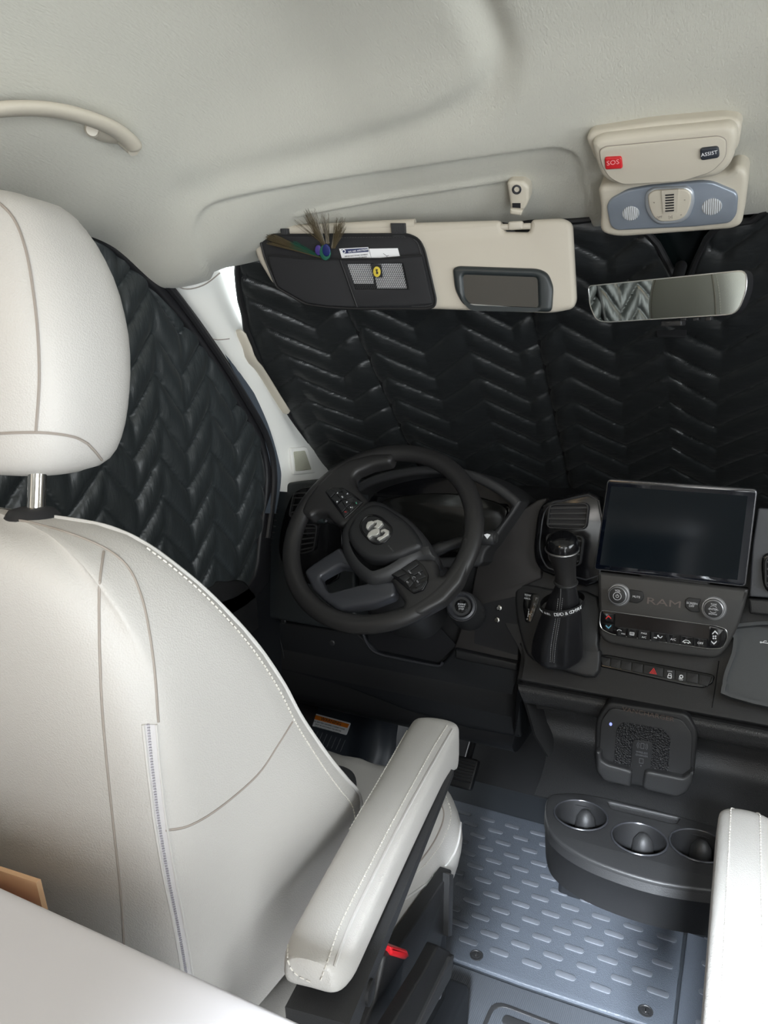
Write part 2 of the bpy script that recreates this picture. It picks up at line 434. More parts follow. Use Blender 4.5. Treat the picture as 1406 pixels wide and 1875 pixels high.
# A pillar trim
def onws(x, y, off=0):
    d = ray(x, y); lo, hi = .5, 3.0
    for _ in range(40):
        t = (lo+hi)/2; p = CAM+d*t
        if p.y < Yw(p.x, p.z)+off: lo = t
        else: hi = t
    return CAM+d*lo
Lp = smooth_poly([(262, 470), (318, 515), (360, 568), (410, 640), (452, 706), (488, 775), (508, 830), (514, 870), (514, 900)], 8)
Rp = smooth_poly([(398, 455), (410, 492), (432, 560), (470, 640), (510, 715), (550, 782), (590, 842), (615, 872), (640, 900)], 8)
G = []
for k, ((x, y), (x2, y2)) in enumerate(zip(Lp, Rp)):
    t = k/(len(Lp)-1)
    A = aX(x, y, -.795); B = onws(x2, y2, .01)
    if B.x < -.86: B = aX(x2, y2, -.86)
    row = []
    for j in range(15):
        s = j/14; P = A.lerp(B, s); nrm = V((.8, -.6, 0))
        bul = .020*math.sin(PI*s)**.8
        if s > .5 and .25 < t < .72: bul -= .012*math.sin(PI*(s-.5)/.5)*math.sin(PI*(t-.25)/.47)
        row.append(P+nrm*bul)
    G.append([A-V((.03, 0, 0))]+row+[B+V((-.02, .03, 0))])
pil_m = M().grid(G); pil = struct('trim_3', pil_m, pillar, 'ivory A pillar trim between side window and windshield', ang=60)
pb = pil_m.bvh()
gp = drape(pb, [(432, 605), (452, 650), (480, 695), (505, 735), (520, 758)], .006, 4)
b = M(); b.sweep(gp, [(x*1.0, y*.45) for x, y in circ(0, 0, .012, 12)], scale=[.55]+[1]*(len(gp)-2)+[.5]); link('grip', b, trimw, pil)['kind'] = 'structure'
b = M(); b.tube(drape(pb, [(300, 505), (335, 528), (372, 522), (402, 500)], .0005, 5), .0012, 6); b.tube(drape(pb, [(380, 617), (398, 622), (420, 620)], .0005, 3), .001, 6)
link('trim_joint', b, seamm, pil)['kind'] = 'structure'
# speaker grille on the pillar foot
d_ = ray(552, 845).normalized(); hh_ = pb.ray_cast(CAM, d_); nn_ = hh_[1] if hh_[1].dot(d_) < 0 else -hh_[1]
Fg = Fr(hh_[0]); Fg.n = nn_; Fg.u = (V((0, 0, 1)).cross(nn_)).normalized(); Fg.v = Fg.n.cross(Fg.u)
b = M(); q = rnd(Fg.pp([(531, 820), (562, 818), (578, 866), (538, 870)], .004), .006); b.prism(Fg, q, -.02, .005, .003); g0 = link('tweeter_surround', b, pillar, pil); g0['kind'] = 'structure'
b = M(); q = rnd(Fg.pp([(537, 827), (558, 825), (570, 860), (541, 863)], .005), .004); b.prism(Fg, q, 0, .0062, .0008)
link('tweeter_grille', b, mat('tweeter_mesh', (.50, .50, .40), .6, bump=('voronoi', 700, 1, .001)), pil)['kind'] = 'structure'
# ================================================================== QUILTED COVERS
def tri(x): x = x % 2; return x if x < 1 else 2-x
def puff(a, b, half, amp, row, H, seed=0):
    """height of the quilting: stitch lines b = k*row + amp*tri(a/half)"""
    a2 = a+.006*noise.noise(V((a*6, b*6, seed))); z = (b-amp*tri(a2/half))/row + .10*noise.noise(V((a*9, b*9, seed+5)))
    t = z-math.floor(z); h = H*(max(0, math.sin(PI*t)))**.38
    ta = a2/half; cr = min(ta-math.floor(ta), math.ceil(ta)-ta)
    h *= .75+.25*min(1, cr*5)
    w = noise.noise(V((a*60, b*22, seed+9)))*.0011 + noise.noise(V((a*25+b*60, b*30, seed+2)))*.0008
    return h+w*(1-.4*math.sin(PI*t))
# windshield cover: one quilt, folded in three places
folds = [(-.582, -.584), (-.256, -.255)]
def wtop(x):
    return wtop_(x)
def wtop_(x):
    z = interp([(-.76, 1.352), (-.735, 1.385), (-.70, 1.415), (-.5, 1.43), (.8, 1.435)], x)
    z -= .075*math.exp(-((x+.004)/.030)**2) + .018*sstep((x+.10)/.05)*sstep((.12-x)/.03)
    return z
_le = sorted([(p.z, p.x) for p in [onws(x, y, -.004) for x, y in ((452, 462), (432, 480), (418, 508), (426, 556), (462, 640), (510, 730), (560, 808), (600, 868), (640, 920))]])
def wleft(t): return interp(_le, lerp(.90, 1.40, t)) if True else interp([(0, -.815), (.1, -.812), (.55, -.776), (.8, -.745), (.92, -.732), (1, -.72)], t)
G = []; NX, NZ = 520, 190
for i in range(NX+1):
    u = i/NX; row = []
    for k in range(NZ+1):
        t = k/NZ; x = lerp(wleft(t), .84, u); z1 = wtop(x); z = lerp(.90, z1, t)
        bb = (z-.9)*1.43
        h = puff(x+1.0, bb*1.0, .088, .072, .068, .013, 1)
        hf = 0
        for xt, xb in folds:
            xf = lerp(xb, xt, t); hf += .030*math.exp(-abs(x-xf)/.012)-.010*math.exp(-((x-xf)/.05)**2)
        edge = min(1, min(u*60, (1-t)*26))
        y = Yw(x, z)-.004-(h)*math.sin(PI/2*edge)+hf*.8
        y -= .010*math.exp(-((t-1)/.05)**2)*0
        row.append((x, y, z-.3*h*.3))
    G.append(row)
wm = M().grid(G); wcov = thing('windshield_cover', 'black quilted chevron cover filling the windshield behind the mirror and visor', 'window cover', (0, 1.5, .9))
link('quilted_panel', wm, quilt, wcov, ang=80)
b = M(); b.tube([V(p)-V((0, .004, 0)) for p in [r[-1] for r in G][::4]], .0055, 8); b.tube([V(p)-V((0, .004, 0)) for p in G[0][::4]], .006, 8)
link('binding', b, binding, wcov)
for xt, xb in folds:
    b = M(); b.tube([V((lerp(xb, xt, k/20), Yw(lerp(xb, xt, k/20), lerp(.9, 1.40, k/20))+.004, lerp(.9, 1.40, k/20))) for k in range(21)], .0035, 6); link('panel_seam', b, binding, wcov)
# little strap under the mirror
Fm = Fr(onws(1228, 605, -.012), 40, 0)
b = M(); b.prism(Fm, rnd(Fm.pp([(1200, 590), (1258, 592), (1256, 618), (1202, 616)]), .003), -.002, .002, .001); link('hook_patch', b, neop, wcov)
# side window cover
G = []; NA, NB = 260, 300
def side_edge_z(y):   # top outline of the cover
    return interp([(-.2, 1.43), (.75, 1.422), (.85, 1.405), (.93, 1.385), (1.0, 1.345), (1.1, 1.265), (1.18, 1.185), (1.25, 1.11), (1.29, 1.05), (1.315, .95), (1.31, .86), (1.29, .76)], y)
ytop = lambda z: interp([(.70, 1.235), (.76, 1.27), (.86, 1.30), (.97, 1.308), (1.06, 1.295), (1.11, 1.255), (1.19, 1.19), (1.265, 1.112), (1.31, 1.05), (1.345, 1.005), (1.385, .935), (1.405, .86), (1.43, .5)], z)
for i in range(NB+1):
    z = lerp(.70, 1.425, i/NB); ye = ytop(z); row = []
    for j in range(NA+1):
        y = lerp(-.1, ye, j/NA)
        h = puff(y*1.0+.03, z, .068, .075, .070, .014, 3)
        e = min(1, (ye-y)/.03+.05, (1.425-z)/.02+.05)
        row.append((-.822+h*math.sin(PI/2*max(0, e))+.02*(1-abs(z-1.05)/.4)*.4, y, z))
    G.append(row)
sm = M().grid(G); scov = thing('side_window_cover', 'black quilted chevron cover over the driver side window behind the seat', 'window cover', (-.82, .6, .7))
link('quilted_panel', sm, quilt2, scov, ang=80)
b = M(); b.tube([V(r[-1])+V((.002, 0, 0)) for r in G][::4], .006, 8); link('binding', b, binding, scov)
# ================================================================== DASHBOARD
dash = thing('dashboard', 'black dashboard spanning the cab below the windshield', 'dashboard', (0, 1.45, .3))
# body: swept profiles (Y, Z) at stations along X
def prof(x):
    c = sstep((x+.315)/.012)   # 0 driver side, 1 centre
    d = [(1.95, .86), (1.80, .925), (1.46, .935), (1.435, .925), (1.425, .88), (1.41, .76), (1.40, .65), (1.385, .60), (1.37, .56), (1.375, .48), (1.39, .43), (1.44, .405), (1.60, .40), (1.9, .40)]
    e = [(1.95, .86), (1.80, .925), (1.47, .925), (1.445, .915), (1.43, .86), (1.405, .78), (1.378, .69), (1.334, .624), (1.327, .612), (1.336, .604), (1.340, .600), (1.50, .60), (1.70, .60), (1.9, .60)]
    return [(lerp(a[0], q[0], c), lerp(a[1], q[1], c)) for a, q in zip(d, e)]
xs = [-.855, -.85, -.7, -.5, -.35, -.32, -.315, -.312, -.309, -.306, -.303, -.295, -.27, -.24, -.2, -.1, 0, .2, .5, .86]
R = []
for x in xs:
    pr = smooth_poly(prof(x), 4)
    sh = math.exp(-((x+.30)/.03)**2) if x > -.33 else 0
    R.append([V((x+sh*.055*sstep((.72-p[1])/.08), p[0], p[1])) for p in pr])
dm = M().rings(R, closed=False); link('body', dm, dark, dash, ang=50); dbv = dm.bvh()
# lower driver knee panel: separate plate following the body
Fk = Fr((-.6, 1.372, .5), -2, 0)
q = Fk.pp([(478, 1130), (520, 1140), (655, 1160), (672, 1175), (690, 1195), (800, 1218), (812, 1212), (832, 1187), (948, 1212), (952, 1300), (955, 1352), (860, 1335), (740, 1300), (640, 1262), (540, 1235), (495, 1225)])
b = M(); b.prism(Fk, rnd(q, .006), -.05, .0, .006); link('knee_panel', b, darkn, dash)
for (x, y) in ((519, 1137), (608, 1177)):
    b = M(); o = Fk.P(*Fk.px(x, y, .0), .0); b.lathe(o, Fk.n, [(.007, -.002), (.007, .001), (.005, .003), (.0001, .003)], 16); link('screw', b, dark2, dash)
b = M(); b.tube([Fk.P(*Fk.px(x, y, .0005), .0005) for x, y in smooth_poly([(504, 1120), (508, 1150), (516, 1185), (520, 1205)], 3)], .0012, 6); link('panel_joint', b, rubber, dash)
# open tray below the column
b = M(); q = Fk.pp([(664, 1158), (672, 1178), (690, 1196), (745, 1209), (800, 1219), (810, 1213)], .004)
b.tube([Fk.P(x, y, .004) for x, y in smooth_poly(q, 4)], .003, 8); link('tray_rim', b, silk, dash)
b = M(); q = Fk.pp([(664, 1150), (672, 1176), (690, 1194), (800, 1216), (832, 1185), (800, 1150)]); b.prism(Fk, rnd(q, .004), -.012, -.010); b2 = M(); link('tray', b, rubber, dash)
b = M(); q = Fk.pp([(835, 1188), (948, 1213), (948, 1228), (835, 1205)]); b.prism(Fk, rnd(q, .003), -.01, .006, .004); link('panel_lip', b, dark, dash)
# fascia between cluster and centre vents
Ff = Fr((-.2, 1.405, .85), 8, 0)
q = Ff.pp([(880, 1000), (945, 940), (985, 915), (1000, 912), (990, 1060), (955, 1075), (948, 1212), (830, 1190), (860, 1100)])
b = M(); b.prism(Ff, rnd(q, .004), -.03, .0, .004)
link('fascia', b, mat('brown_black_fascia', (.030, .027, .026), .55, bump=('noise', 800, .3, .0008)), dash)
b = M(); q = Ff.pp([(872, 1108), (948, 1092), (948, 1200), (868, 1178)], .001); b.prism(Ff, rnd(q, .003), 0, .0015); link('access_opening', b, rubber, dash)
for (x, y) in ((910, 1135), (914, 1113)):
    b = M(); o = Ff.P(*Ff.px(x, y, .002), .002); b.lathe(o, Ff.n, [(.0055, 0), (.0055, .002), (.0035, .003), (.0035, .006), (.0001, .006)], 16); link('bolt', b, chrome, dash)
# dash end cap on the left
Fe = Fr((-.8, 1.345, .85), 4, 0)
q = Fe.pp([(478, 1130), (470, 1040), (480, 960), (500, 897), (520, 885), (555, 880), (650, 880), (650, 1160), (560, 1145)])
b = M(); b.prism(Fe, rnd(q, .01), -.06, .0, .008); link('end_cap', b, mat('end_cap_plastic', (.022, .026, .028), .5, bump=('noise', 700, .3, .0008)), dash)
q = smooth_poly(Fe.pp([(527, 925), (543, 898), (575, 890), (620, 895), (628, 960), (620, 1060), (560, 1068), (525, 1040), (512, 1012), (515, 970)], .002), 3, True)
b = M(); b.prism(Fe, q, -.01, .006, .004); vp = link('vent_surround', b, gloss, dash)
def vent(fr, quad, c, parent, nsl=5, vert=False):
    f = fr; q = rnd(f.pp(quad, c), .008)
    b = M(); b.prism(f, offset(q if area2(q) > 0 else q[::-1], -.004), c-.004, c+.005, .003, holes=[q]); v = link('air_vent', b, dark, parent)
    b = M(); b.prism(f, q, c-.006, c-.004); link('duct', b, rubber, v)
    (x0, y0), (x1, y1), (x2, y2), (x3, y3) = f.pp(quad, c)
    for k in range(nsl):
        t = (k+.5)/nsl; a = V((lerp(x0, x3, t), lerp(y0, y3, t))); e = V((lerp(x1, x2, t), lerp(y1, y2, t)))
        b = M(); b.prism(f, [(a.x, a.y-.0016), (e.x, e.y-.0016), (e.x, e.y+.0016), (a.x, a.y+.0016)], c-.003, c+.003); link('slat', b, dark2, v)
    return v
vent(Fe, [(553, 962), (580, 962), (574, 1006), (550, 1012)], .010, dash, 5)
vent(Fe, [(540, 905), (590, 905), (584, 935), (532, 945)], .010, dash, 3)
b = M()
for k in range(8):
    t = k/7; x = lerp(505, 492, t); y = lerp(930, 1008, t); a = Fe.P(*Fe.px(x, y, .004), .004); b.box(a, (.010, .0028, .008), .0008, Fe)
link('side_demister', b, dark2, dash)
# instrument hood and cluster
Fh = Fr((-.46, 1.36, .92), 12, 0)
out = smooth_poly(Fh.pp([(610, 1020), (618, 940), (642, 893), (700, 864), (780, 852), (850, 858), (905, 880), (948, 912), (950, 926), (920, 970), (890, 1010), (850, 1040)]), 4, True)
inn = smooth_poly(Fh.pp([(640, 1010), (640, 940), (660, 900), (715, 878), (785, 868), (845, 874), (895, 896), (932, 922), (932, 935), (905, 970), (872, 1000), (840, 1020)]), 4, True)
b = M(); b.prism(Fh, out, -.16, .0, .006, holes=[inn]); hood = link('instrument_hood', b, dark2, dash)
b = M(); b.prism(Fh, offset(inn if area2(inn) > 0 else inn[::-1], -.001), -.075, -.07); cl = link('instrument_cluster', b, gloss, dash)
q = smooth_poly(Fh.pp([(690, 925), (760, 905), (850, 905), (920, 925), (925, 950), (895, 1010), (800, 1010), (720, 1000)], -.06), 3, True)
b = M(); b.prism(Fh, q, -.07, -.062, .003); link('cluster_lens', b, lensm, cl)
# steering column shroud, ignition, stalks
Wc = V((-.485, 1.2, .903)); Fw = Fr(Wc, 40, 0)
col_t = thing('steering_column', 'black steering column shroud below the wheel with ignition switch', 'steering column', (-.47, 1.3, .7))
ax = Fw.n
b = M(); R = []
for k, (c, rx, ry, dy) in enumerate([(-.035, .05, .045, 0), (-.06, .066, .058, -.004), (-.12, .076, .075, -.02), (-.18, .078, .085, -.025), (-.26, .07, .085, -.02)]):
    R.append([Fw.P(rx*math.copysign(abs(math.cos(a))**.7, math.cos(a)), dy+ry*math.copysign(abs(math.sin(a))**.7, math.sin(a)), c) for a in [2*PI*i/32 for i in range(32)]])
b.rings(R); link('shroud', b, silk if False else dark2, col_t)
Fi = Fr(aY(845, 1110, 1.27), 25, 12)
b = M(); b.rings([[Fi.P(x, y, c) for x, y in circ(0, 0, r, 32)] for r, c in ((.034, -.12), (.032, -.03), (.0285, .0))]); link('ignition_housing', b, dark2, col_t)
b = M(); b.lathe(Fi.P(0, 0, 0), Fi.n, [(.0275, -.01), (.0275, .001), (.026, .005), (.022, .006), (.018, .001), (.017, -.006), (.0001, -.006)], 40); ig = link('start_button', b, silk, col_t)
b = M(); b.lathe(Fi.P(0, 0, -.006), Fi.n, [(.015, 0), (.015, .005), (.013, .006), (.0001, .006)], 32); link('button_face', b, gloss, ig)
b = text_m(Fi, 'ENGINE', 0, .0035, .0042, c=.001); text_m(Fi, 'START', 0, -.001, .0042, c=.001, m=b); text_m(Fi, 'STOP', 0, -.0055, .0042, c=.001, m=b); link('lettering', b, white, ig)
lst = thing('turn_signal_stalk', 'black headlight and turn signal stalk left of the wheel hub', 'stalk', aY(640, 960, 1.27))
Fs = Fr(aY(600, 950, 1.25), 20, 0)
b = M(); pth = [Fs.P(*Fs.px(x, y)) for x, y in ((570, 944), (600, 948), (640, 962), (680, 985))]; b.tube(smooth_poly(pth, 4), [.0095]*5+[.010]*4+[.009]*3+[.008], 14); link('arm', b, dark, lst)
b = M(); p0 = Fs.P(*Fs.px(573, 944)); p1 = Fs.P(*Fs.px(604, 949)); d = (p1-p0).normalized(); b.lathe(p0, d, [(.0001, -.001), (.0105, 0), (.0125, .003), (.0125, .026), (.011, .030)], 20); link('twist_knob', b, mat('stalk_knob', (.03, .04, .04), .35), lst)
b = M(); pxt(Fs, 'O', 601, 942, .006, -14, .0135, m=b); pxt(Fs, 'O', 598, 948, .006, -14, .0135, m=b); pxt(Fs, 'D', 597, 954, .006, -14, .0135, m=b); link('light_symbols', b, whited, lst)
rst = thing('wiper_stalk', 'black wiper stalk right of the steering wheel rim', 'stalk', aY(860, 990, 1.26))
Fs = Fr(aY(890, 985, 1.24), 20, 0)
pth = [Fs.P(*Fs.px(x, y)) for x, y in ((770, 1020), (810, 1003), (850, 990), (885, 984))]
b = M(); b.tube(smooth_poly(pth, 4), [.012]*5+[.010]*4+[.009]*4, 14); link('arm', b, dark, rst)
p0 = Fs.P(*Fs.px(876, 984)); p1 = Fs.P(*Fs.px(908, 985)); d = (p1-p0).normalized()
b = M(); b.lathe(p0, d, [(.0001, -.001), (.011, 0), (.0135, .004), (.0135, .026), (.012, .030), (.009, .031), (.009, .034), (.0001, .035)], 24); link('twist_knob', b, dark2, rst)
b = M(); Fd = Fr(p0, 20, 0)
pxt(Fs, '*', 882, 986, .010, 0, .0145, m=b); 
q = [Fs.px(x, y, .0145) for x, y in ((886, 979), (892, 977), (898, 979), (892, 987))]; b.prism(Fs, q, .0140, .0147); link('wiper_symbol', b, white, rst)
# centre vents
Fv = Fr((-.19, 1.40, .87), 10, 0)
q = smooth_poly(Fv.pp([(1004, 917), (1030, 911), (1100, 910), (1100, 1066), (1010, 1052), (986, 1036), (979, 1010), (981, 975), (988, 935)]), 3, True)
b = M(); b.prism(Fv, q, -.03, .010, .007); vs_ = link('centre_vent_surround', b, gloss, dash)
q2 = smooth_poly(Fv.pp([(1010, 923), (1030, 917), (1096, 917), (1096, 1054), (1015, 1044), (996, 1030), (988, 1005), (990, 975), (996, 940)], .010), 3, True)
b = M(); b.tube([Fv.P(x, y, .010) for x, y in q2], .0016, 6, closed=True); link('surround_edge', b, silk, dash)
vent(Fv, [(1009, 926), (1076, 924), (1071, 966), (1004, 964)], .016, dash, 4)
vent(Fv, [(1003, 980), (1066, 984), (1060, 1034), (1008, 1026)], .016, dash, 4)
# centre stack lower panel around the switches: recess frames on plane A and B
FA = Fr((0, 1.385, .80), 10, 0)
q = FA.pp([(1096, 1046), (1371, 1078), (1364, 1108), (1352, 1145), (1330, 1188), (1312, 1205), (1180, 1188), (1112, 1176), (1098, 1160)])
rad = [.002, .002, .004, .01, .012, .012, .01, .014, .01]
cs = thing('climate_control_panel', 'dark grey climate control and audio panel below the touchscreen', 'control panel', (0, 1.39, .68))
b = M(); b.prism(FA, rnd(q, rad), -.05, .012, .006); link('fascia', b, mat('control_fascia', (.046, .045, .044), .45, bump=('noise', 900, .25, .0005)), cs)
c0 = .012
def knob(x, y, r):
    a, bb = FA.px(x, y, c0+.010); o = FA.P(a, bb, c0)
    m = M(); m.lathe(o, FA.n, [(r*1.22, -.003), (r*1.22, .001), (r*1.1, .003), (r*1.02, .003), (r, .013), (r*.93, .016), (r*.86, .0165), (r*.84, .0150)], 48)
    k = link('knob', m, steel if False else mat('knob_ring', (.42, .42, .43), .33, metal=.6), cs)
    m = M(); m.lathe(o, FA.n, [(r*.84, .010), (r*.84, .0152), (r*.80, .0155), (.0001, .0155)], 40); link('cap', m, dark2, k)
    return k, a, bb
k1, a, bb = knob(1131, 1090, .0172)
b = M(); text_m(FA, 'VOL', a, bb+.0088, .0052, c=c0+.016, m=b)
b.rings([[FA.P(a+rr*math.cos(t), bb-.001+rr*math.sin(t), c0+.0160) for rr in (.0066, .0074)] for t in [2*PI*i/32 for i in range(33)]], closed=False)
b.rings([[FA.P(a+rr*math.cos(t), bb-.001+rr*math.sin(t), c0+.0160) for rr in (.0022, .0029)] for t in [PI*.65+2*PI*.85*i/20 for i in range(21)]], closed=False)
b.prism(FA, rect(a, bb+.0012, .0007, .003), c0+.0155, c0+.0161); link('lettering', b, white, k1)
k2, a, bb = knob(1306, 1115, .0172)
b = M(); text_m(FA, '-ENTER-', a, bb, .0048, c=c0+.016, m=b); text_m(FA, 'TUNE', a, bb+.0085, .0038, c=c0+.016, m=b); text_m(FA, 'BROWSE', a, bb-.0085, .0034, c=c0+.016, m=b)
b.rings([[FA.P(a+rr*math.cos(t), bb+rr*math.sin(t), c0+.0160) for rr in (.0058, .0064)] for t in [PI*.2+PI*.6*i/12 for i in range(13)]], closed=False)
b.rings([[FA.P(a+rr*math.cos(t), bb+rr*math.sin(t), c0+.0160) for rr in (.0058, .0064)] for t in [PI*1.2+PI*.6*i/12 for i in range(13)]], closed=False)
link('lettering', b, white, k2)
for nm, quad, lines in (('MUTE', [(1152, 1079), (1176, 1083), (1179, 1092), (1176, 1100), (1166, 1105), (1152, 1102), (1154, 1090)], [('MUTE', 1165, 1093)]),
                        ('SCREEN', [(1254, 1099), (1261, 1094), (1284, 1097), (1279, 1108), (1281, 1121), (1264, 1120), (1254, 1111)], [('SCREEN', 1267, 1105), ('OFF', 1266, 1110)])):
    b = M(); b.prism(FA, rnd(FA.pp(quad, c0+.002), .002), c0-.001, c0+.003, .001); o = link('button', b, dark, cs)
    b = M()
    for s, x, y in lines: pxt(FA, s, x, y, .0052, 0, c0+.0035, m=b)
    link('lettering', b, white, o)
b = pxt(FA, 'RAM', 1215, 1104, .017, 0, c0+.0003, sx=1.75, ext=.0006); link('embossed_lettering', b, mat('embossed_dark_metal', (.16, .135, .125), .3, metal=.4), cs)
def fp(pts, c): return FA.pp(pts, c)
q = fp([(1100, 1117), (1312, 1146), (1330, 1152), (1332, 1168), (1322, 1187), (1300, 1188), (1120, 1161), (1102, 1152), (1098, 1140)], c0)
b = M(); b.prism(FA, rnd(q, .006), c0-.001, c0+.003, .0025); cp = link('display_strip', b, gloss, cs)
b = M(); b.tube([FA.P(x, y, c0+.003) for x, y in rnd(q, .006)], .0011, 6, closed=True); link('chrome_edge', b, mat('dark_chrome', (.45, .45, .45), .25, metal=1), cp)
b = M(); b.prism(FA, fp([(1127, 1122), (1299, 1146), (1297, 1170), (1126, 1146)], c0+.003), c0+.002, c0+.0034); link('display', b, mat('smoked_display', (.012, .009, .008), .15), cp)
# buttons of the strip
ys_ = lambda x: 1146+(x-1126)*(1170-1146)/171.0
bx = [1127, 1147, 1167, 1191, 1220, 1245, 1269, 1295]
sym = ['', 'D', 'MAX\nA/C', '', 'A/C', '', 'OFF']
for i in range(7):
    x0, x1 = bx[i]+1, bx[i+1]-1
    b = M(); q = fp([(x0, ys_(x0)+1), (x1, ys_(x1)+1), (x1, ys_(x1)+17), (x0, ys_(x0)+17)], c0+.003); b.prism(FA, rnd(q, .001), c0+.001, c0+.0045, .0006); o = link('button', b, gloss, cp)
    b = M(); xm = (x0+x1)/2; ym = ys_(xm)+10; cc = c0+.005
    if sym[i] and '\n' in sym[i]:
        s1, s2 = sym[i].split('\n'); pxt(FA, s1, xm, ym-3.5, .0048, 0, cc, m=b); pxt(FA, s2, xm, ym+3.5, .0048, 0, cc, m=b)
    elif sym[i] in ('A/C', 'OFF'): pxt(FA, sym[i], xm, ym, .0055, 0, cc, m=b)
    elif i == 0:
        a, d = FA.px(xm-3, ym-2, cc); b.rings([[FA.P(a+r*1.3*math.cos(t), d+r*.8*math.sin(t), cc) for r in (.0024, .0034)] for t in [PI*.1+PI*.9*k/8 for k in range(9)]], closed=False); pxt(FA, 'MAX', xm+4, ym+3, .0034, 0, cc, m=b)
    elif i == 1:
        a, d = FA.px(xm, ym, cc); b.prism(FA, rect(a, d, .008, .0055, .001), cc-.0004, cc, holes=[rect(a, d, .0062, .0038, .0006)])
        for s in (-.0018, 0, .0018): b.prism(FA, rect(a+s, d-.001, .0006, .0045), cc-.0004, cc+.0001)
    elif i == 3:
        a, d = FA.px(xm, ym, cc); b.prism(FA, circ(a-.001, d+.0028, .0016, 12), cc-.0004, cc); b.prism(FA, [(a-.001, d+.001), (a+.004, d-.001), (a+.007, d+.003), (a+.0055, d+.0035), (a+.0035, d+.0005), (a-.001, d+.0025)], cc-.0004, cc)
        b.prism(FA, [(a-.008, d-.002), (a-.004, d-.002), (a-.004, d-.0032), (a-.002, d-.0012), (a-.004, d+.0008), (a-.004, d-.0006), (a-.008, d-.0006)], cc-.0004, cc)
    elif i == 5:
        a, d = FA.px(xm, ym, cc); b.rings([[FA.P(a+r*1.5*math.cos(t), d-.0015+r*math.sin(t), cc) for r in (.0032, .0041)] for t in [PI*k/10 for k in range(11)]], closed=False); b.prism(FA, rect(a, d-.0018, .014, .0010), cc-.0004, cc)
        b.prism(FA, circ(a-.003, d-.0028, .0012, 10), cc-.0004, cc); b.prism(FA, circ(a+.003, d-.0028, .0012, 10), cc-.0004, cc)
    link('symbol', b, white, o)
for pts, nm in (([(1104, 1122), (1124, 1124), (1123, 1139), (1104, 1136)], 0), ([(1104, 1140), (1123, 1143), (1122, 1157), (1112, 1156), (1104, 1150)], 1), ([(1301, 1148), (1325, 1153), (1324, 1172), (1318, 1184), (1299, 1182)], 2)):
    b = M(); b.prism(FA, rnd(fp(pts, c0+.003), .001), c0+.001, c0+.0045, .0006); o = link('button', b, gloss, cp); cc = c0+.0052
    chev = lambda x, y, up: [FA.px(x+dx, y+dy*up, cc) for dx, dy in ((-5, 2.5), (0, -2.5), (5, 2.5), (5, 5), (0, 0.4), (-5, 5))]
    if nm == 0: b = M(); b.prism(FA, chev(1114, 1129, 1), cc-.0004, cc); link('red_arrow', b, redp, o)
    if nm == 1: b = M(); b.prism(FA, chev(1114, 1149, -1), cc-.0004, cc); link('blue_arrow', b, bluep, o)
    if nm == 2:
        b = M(); b.prism(FA, chev(1309, 1157, 1), cc-.0004, cc); b.prism(FA, chev(1307, 1178, -1), cc-.0004, cc)
        for dx in (-2, 2):
            for dy in (-2, 2): b.prism(FA, circ(*FA.px(1308+dx, 1167+dy, cc), .0014, 10), cc-.0004, cc)
        link('fan_symbols', b, white, o)
# touchscreen
ts = thing('touchscreen_display', 'large black tablet style touchscreen standing on the centre dash', 'screen', aY(1235, 1070, 1.395))
FS = Fr(aY(1240, 970, 1.385), 4, 0)
q = rnd(FS.pp([(1112, 877), (1387, 896), (1365, 1075), (1087, 1043)]), .008, 6)
b = M(); b.prism(FS, q, -.016, .0, .002); link('housing', b, mat('screen_frame', (.20, .20, .21), .3, metal=.7), ts)
b = M(); b.prism(FS, offset(q if area2(q) > 0 else q[::-1], .0022), -.002, .0010, .0008); link('glass', b, screenm, ts)
b = M(); b.prism(FS, rnd(FS.pp([(1119, 890), (1369, 908), (1350, 1062), (1098, 1034)], .0012), .001), .0008, .0012); link('active_display_area', b, screeng, ts)
b = M(); b.box(FS.P(0, -.075, -.03), (.12, .06, .05), .006, FS); link('mount', b, dark, ts)
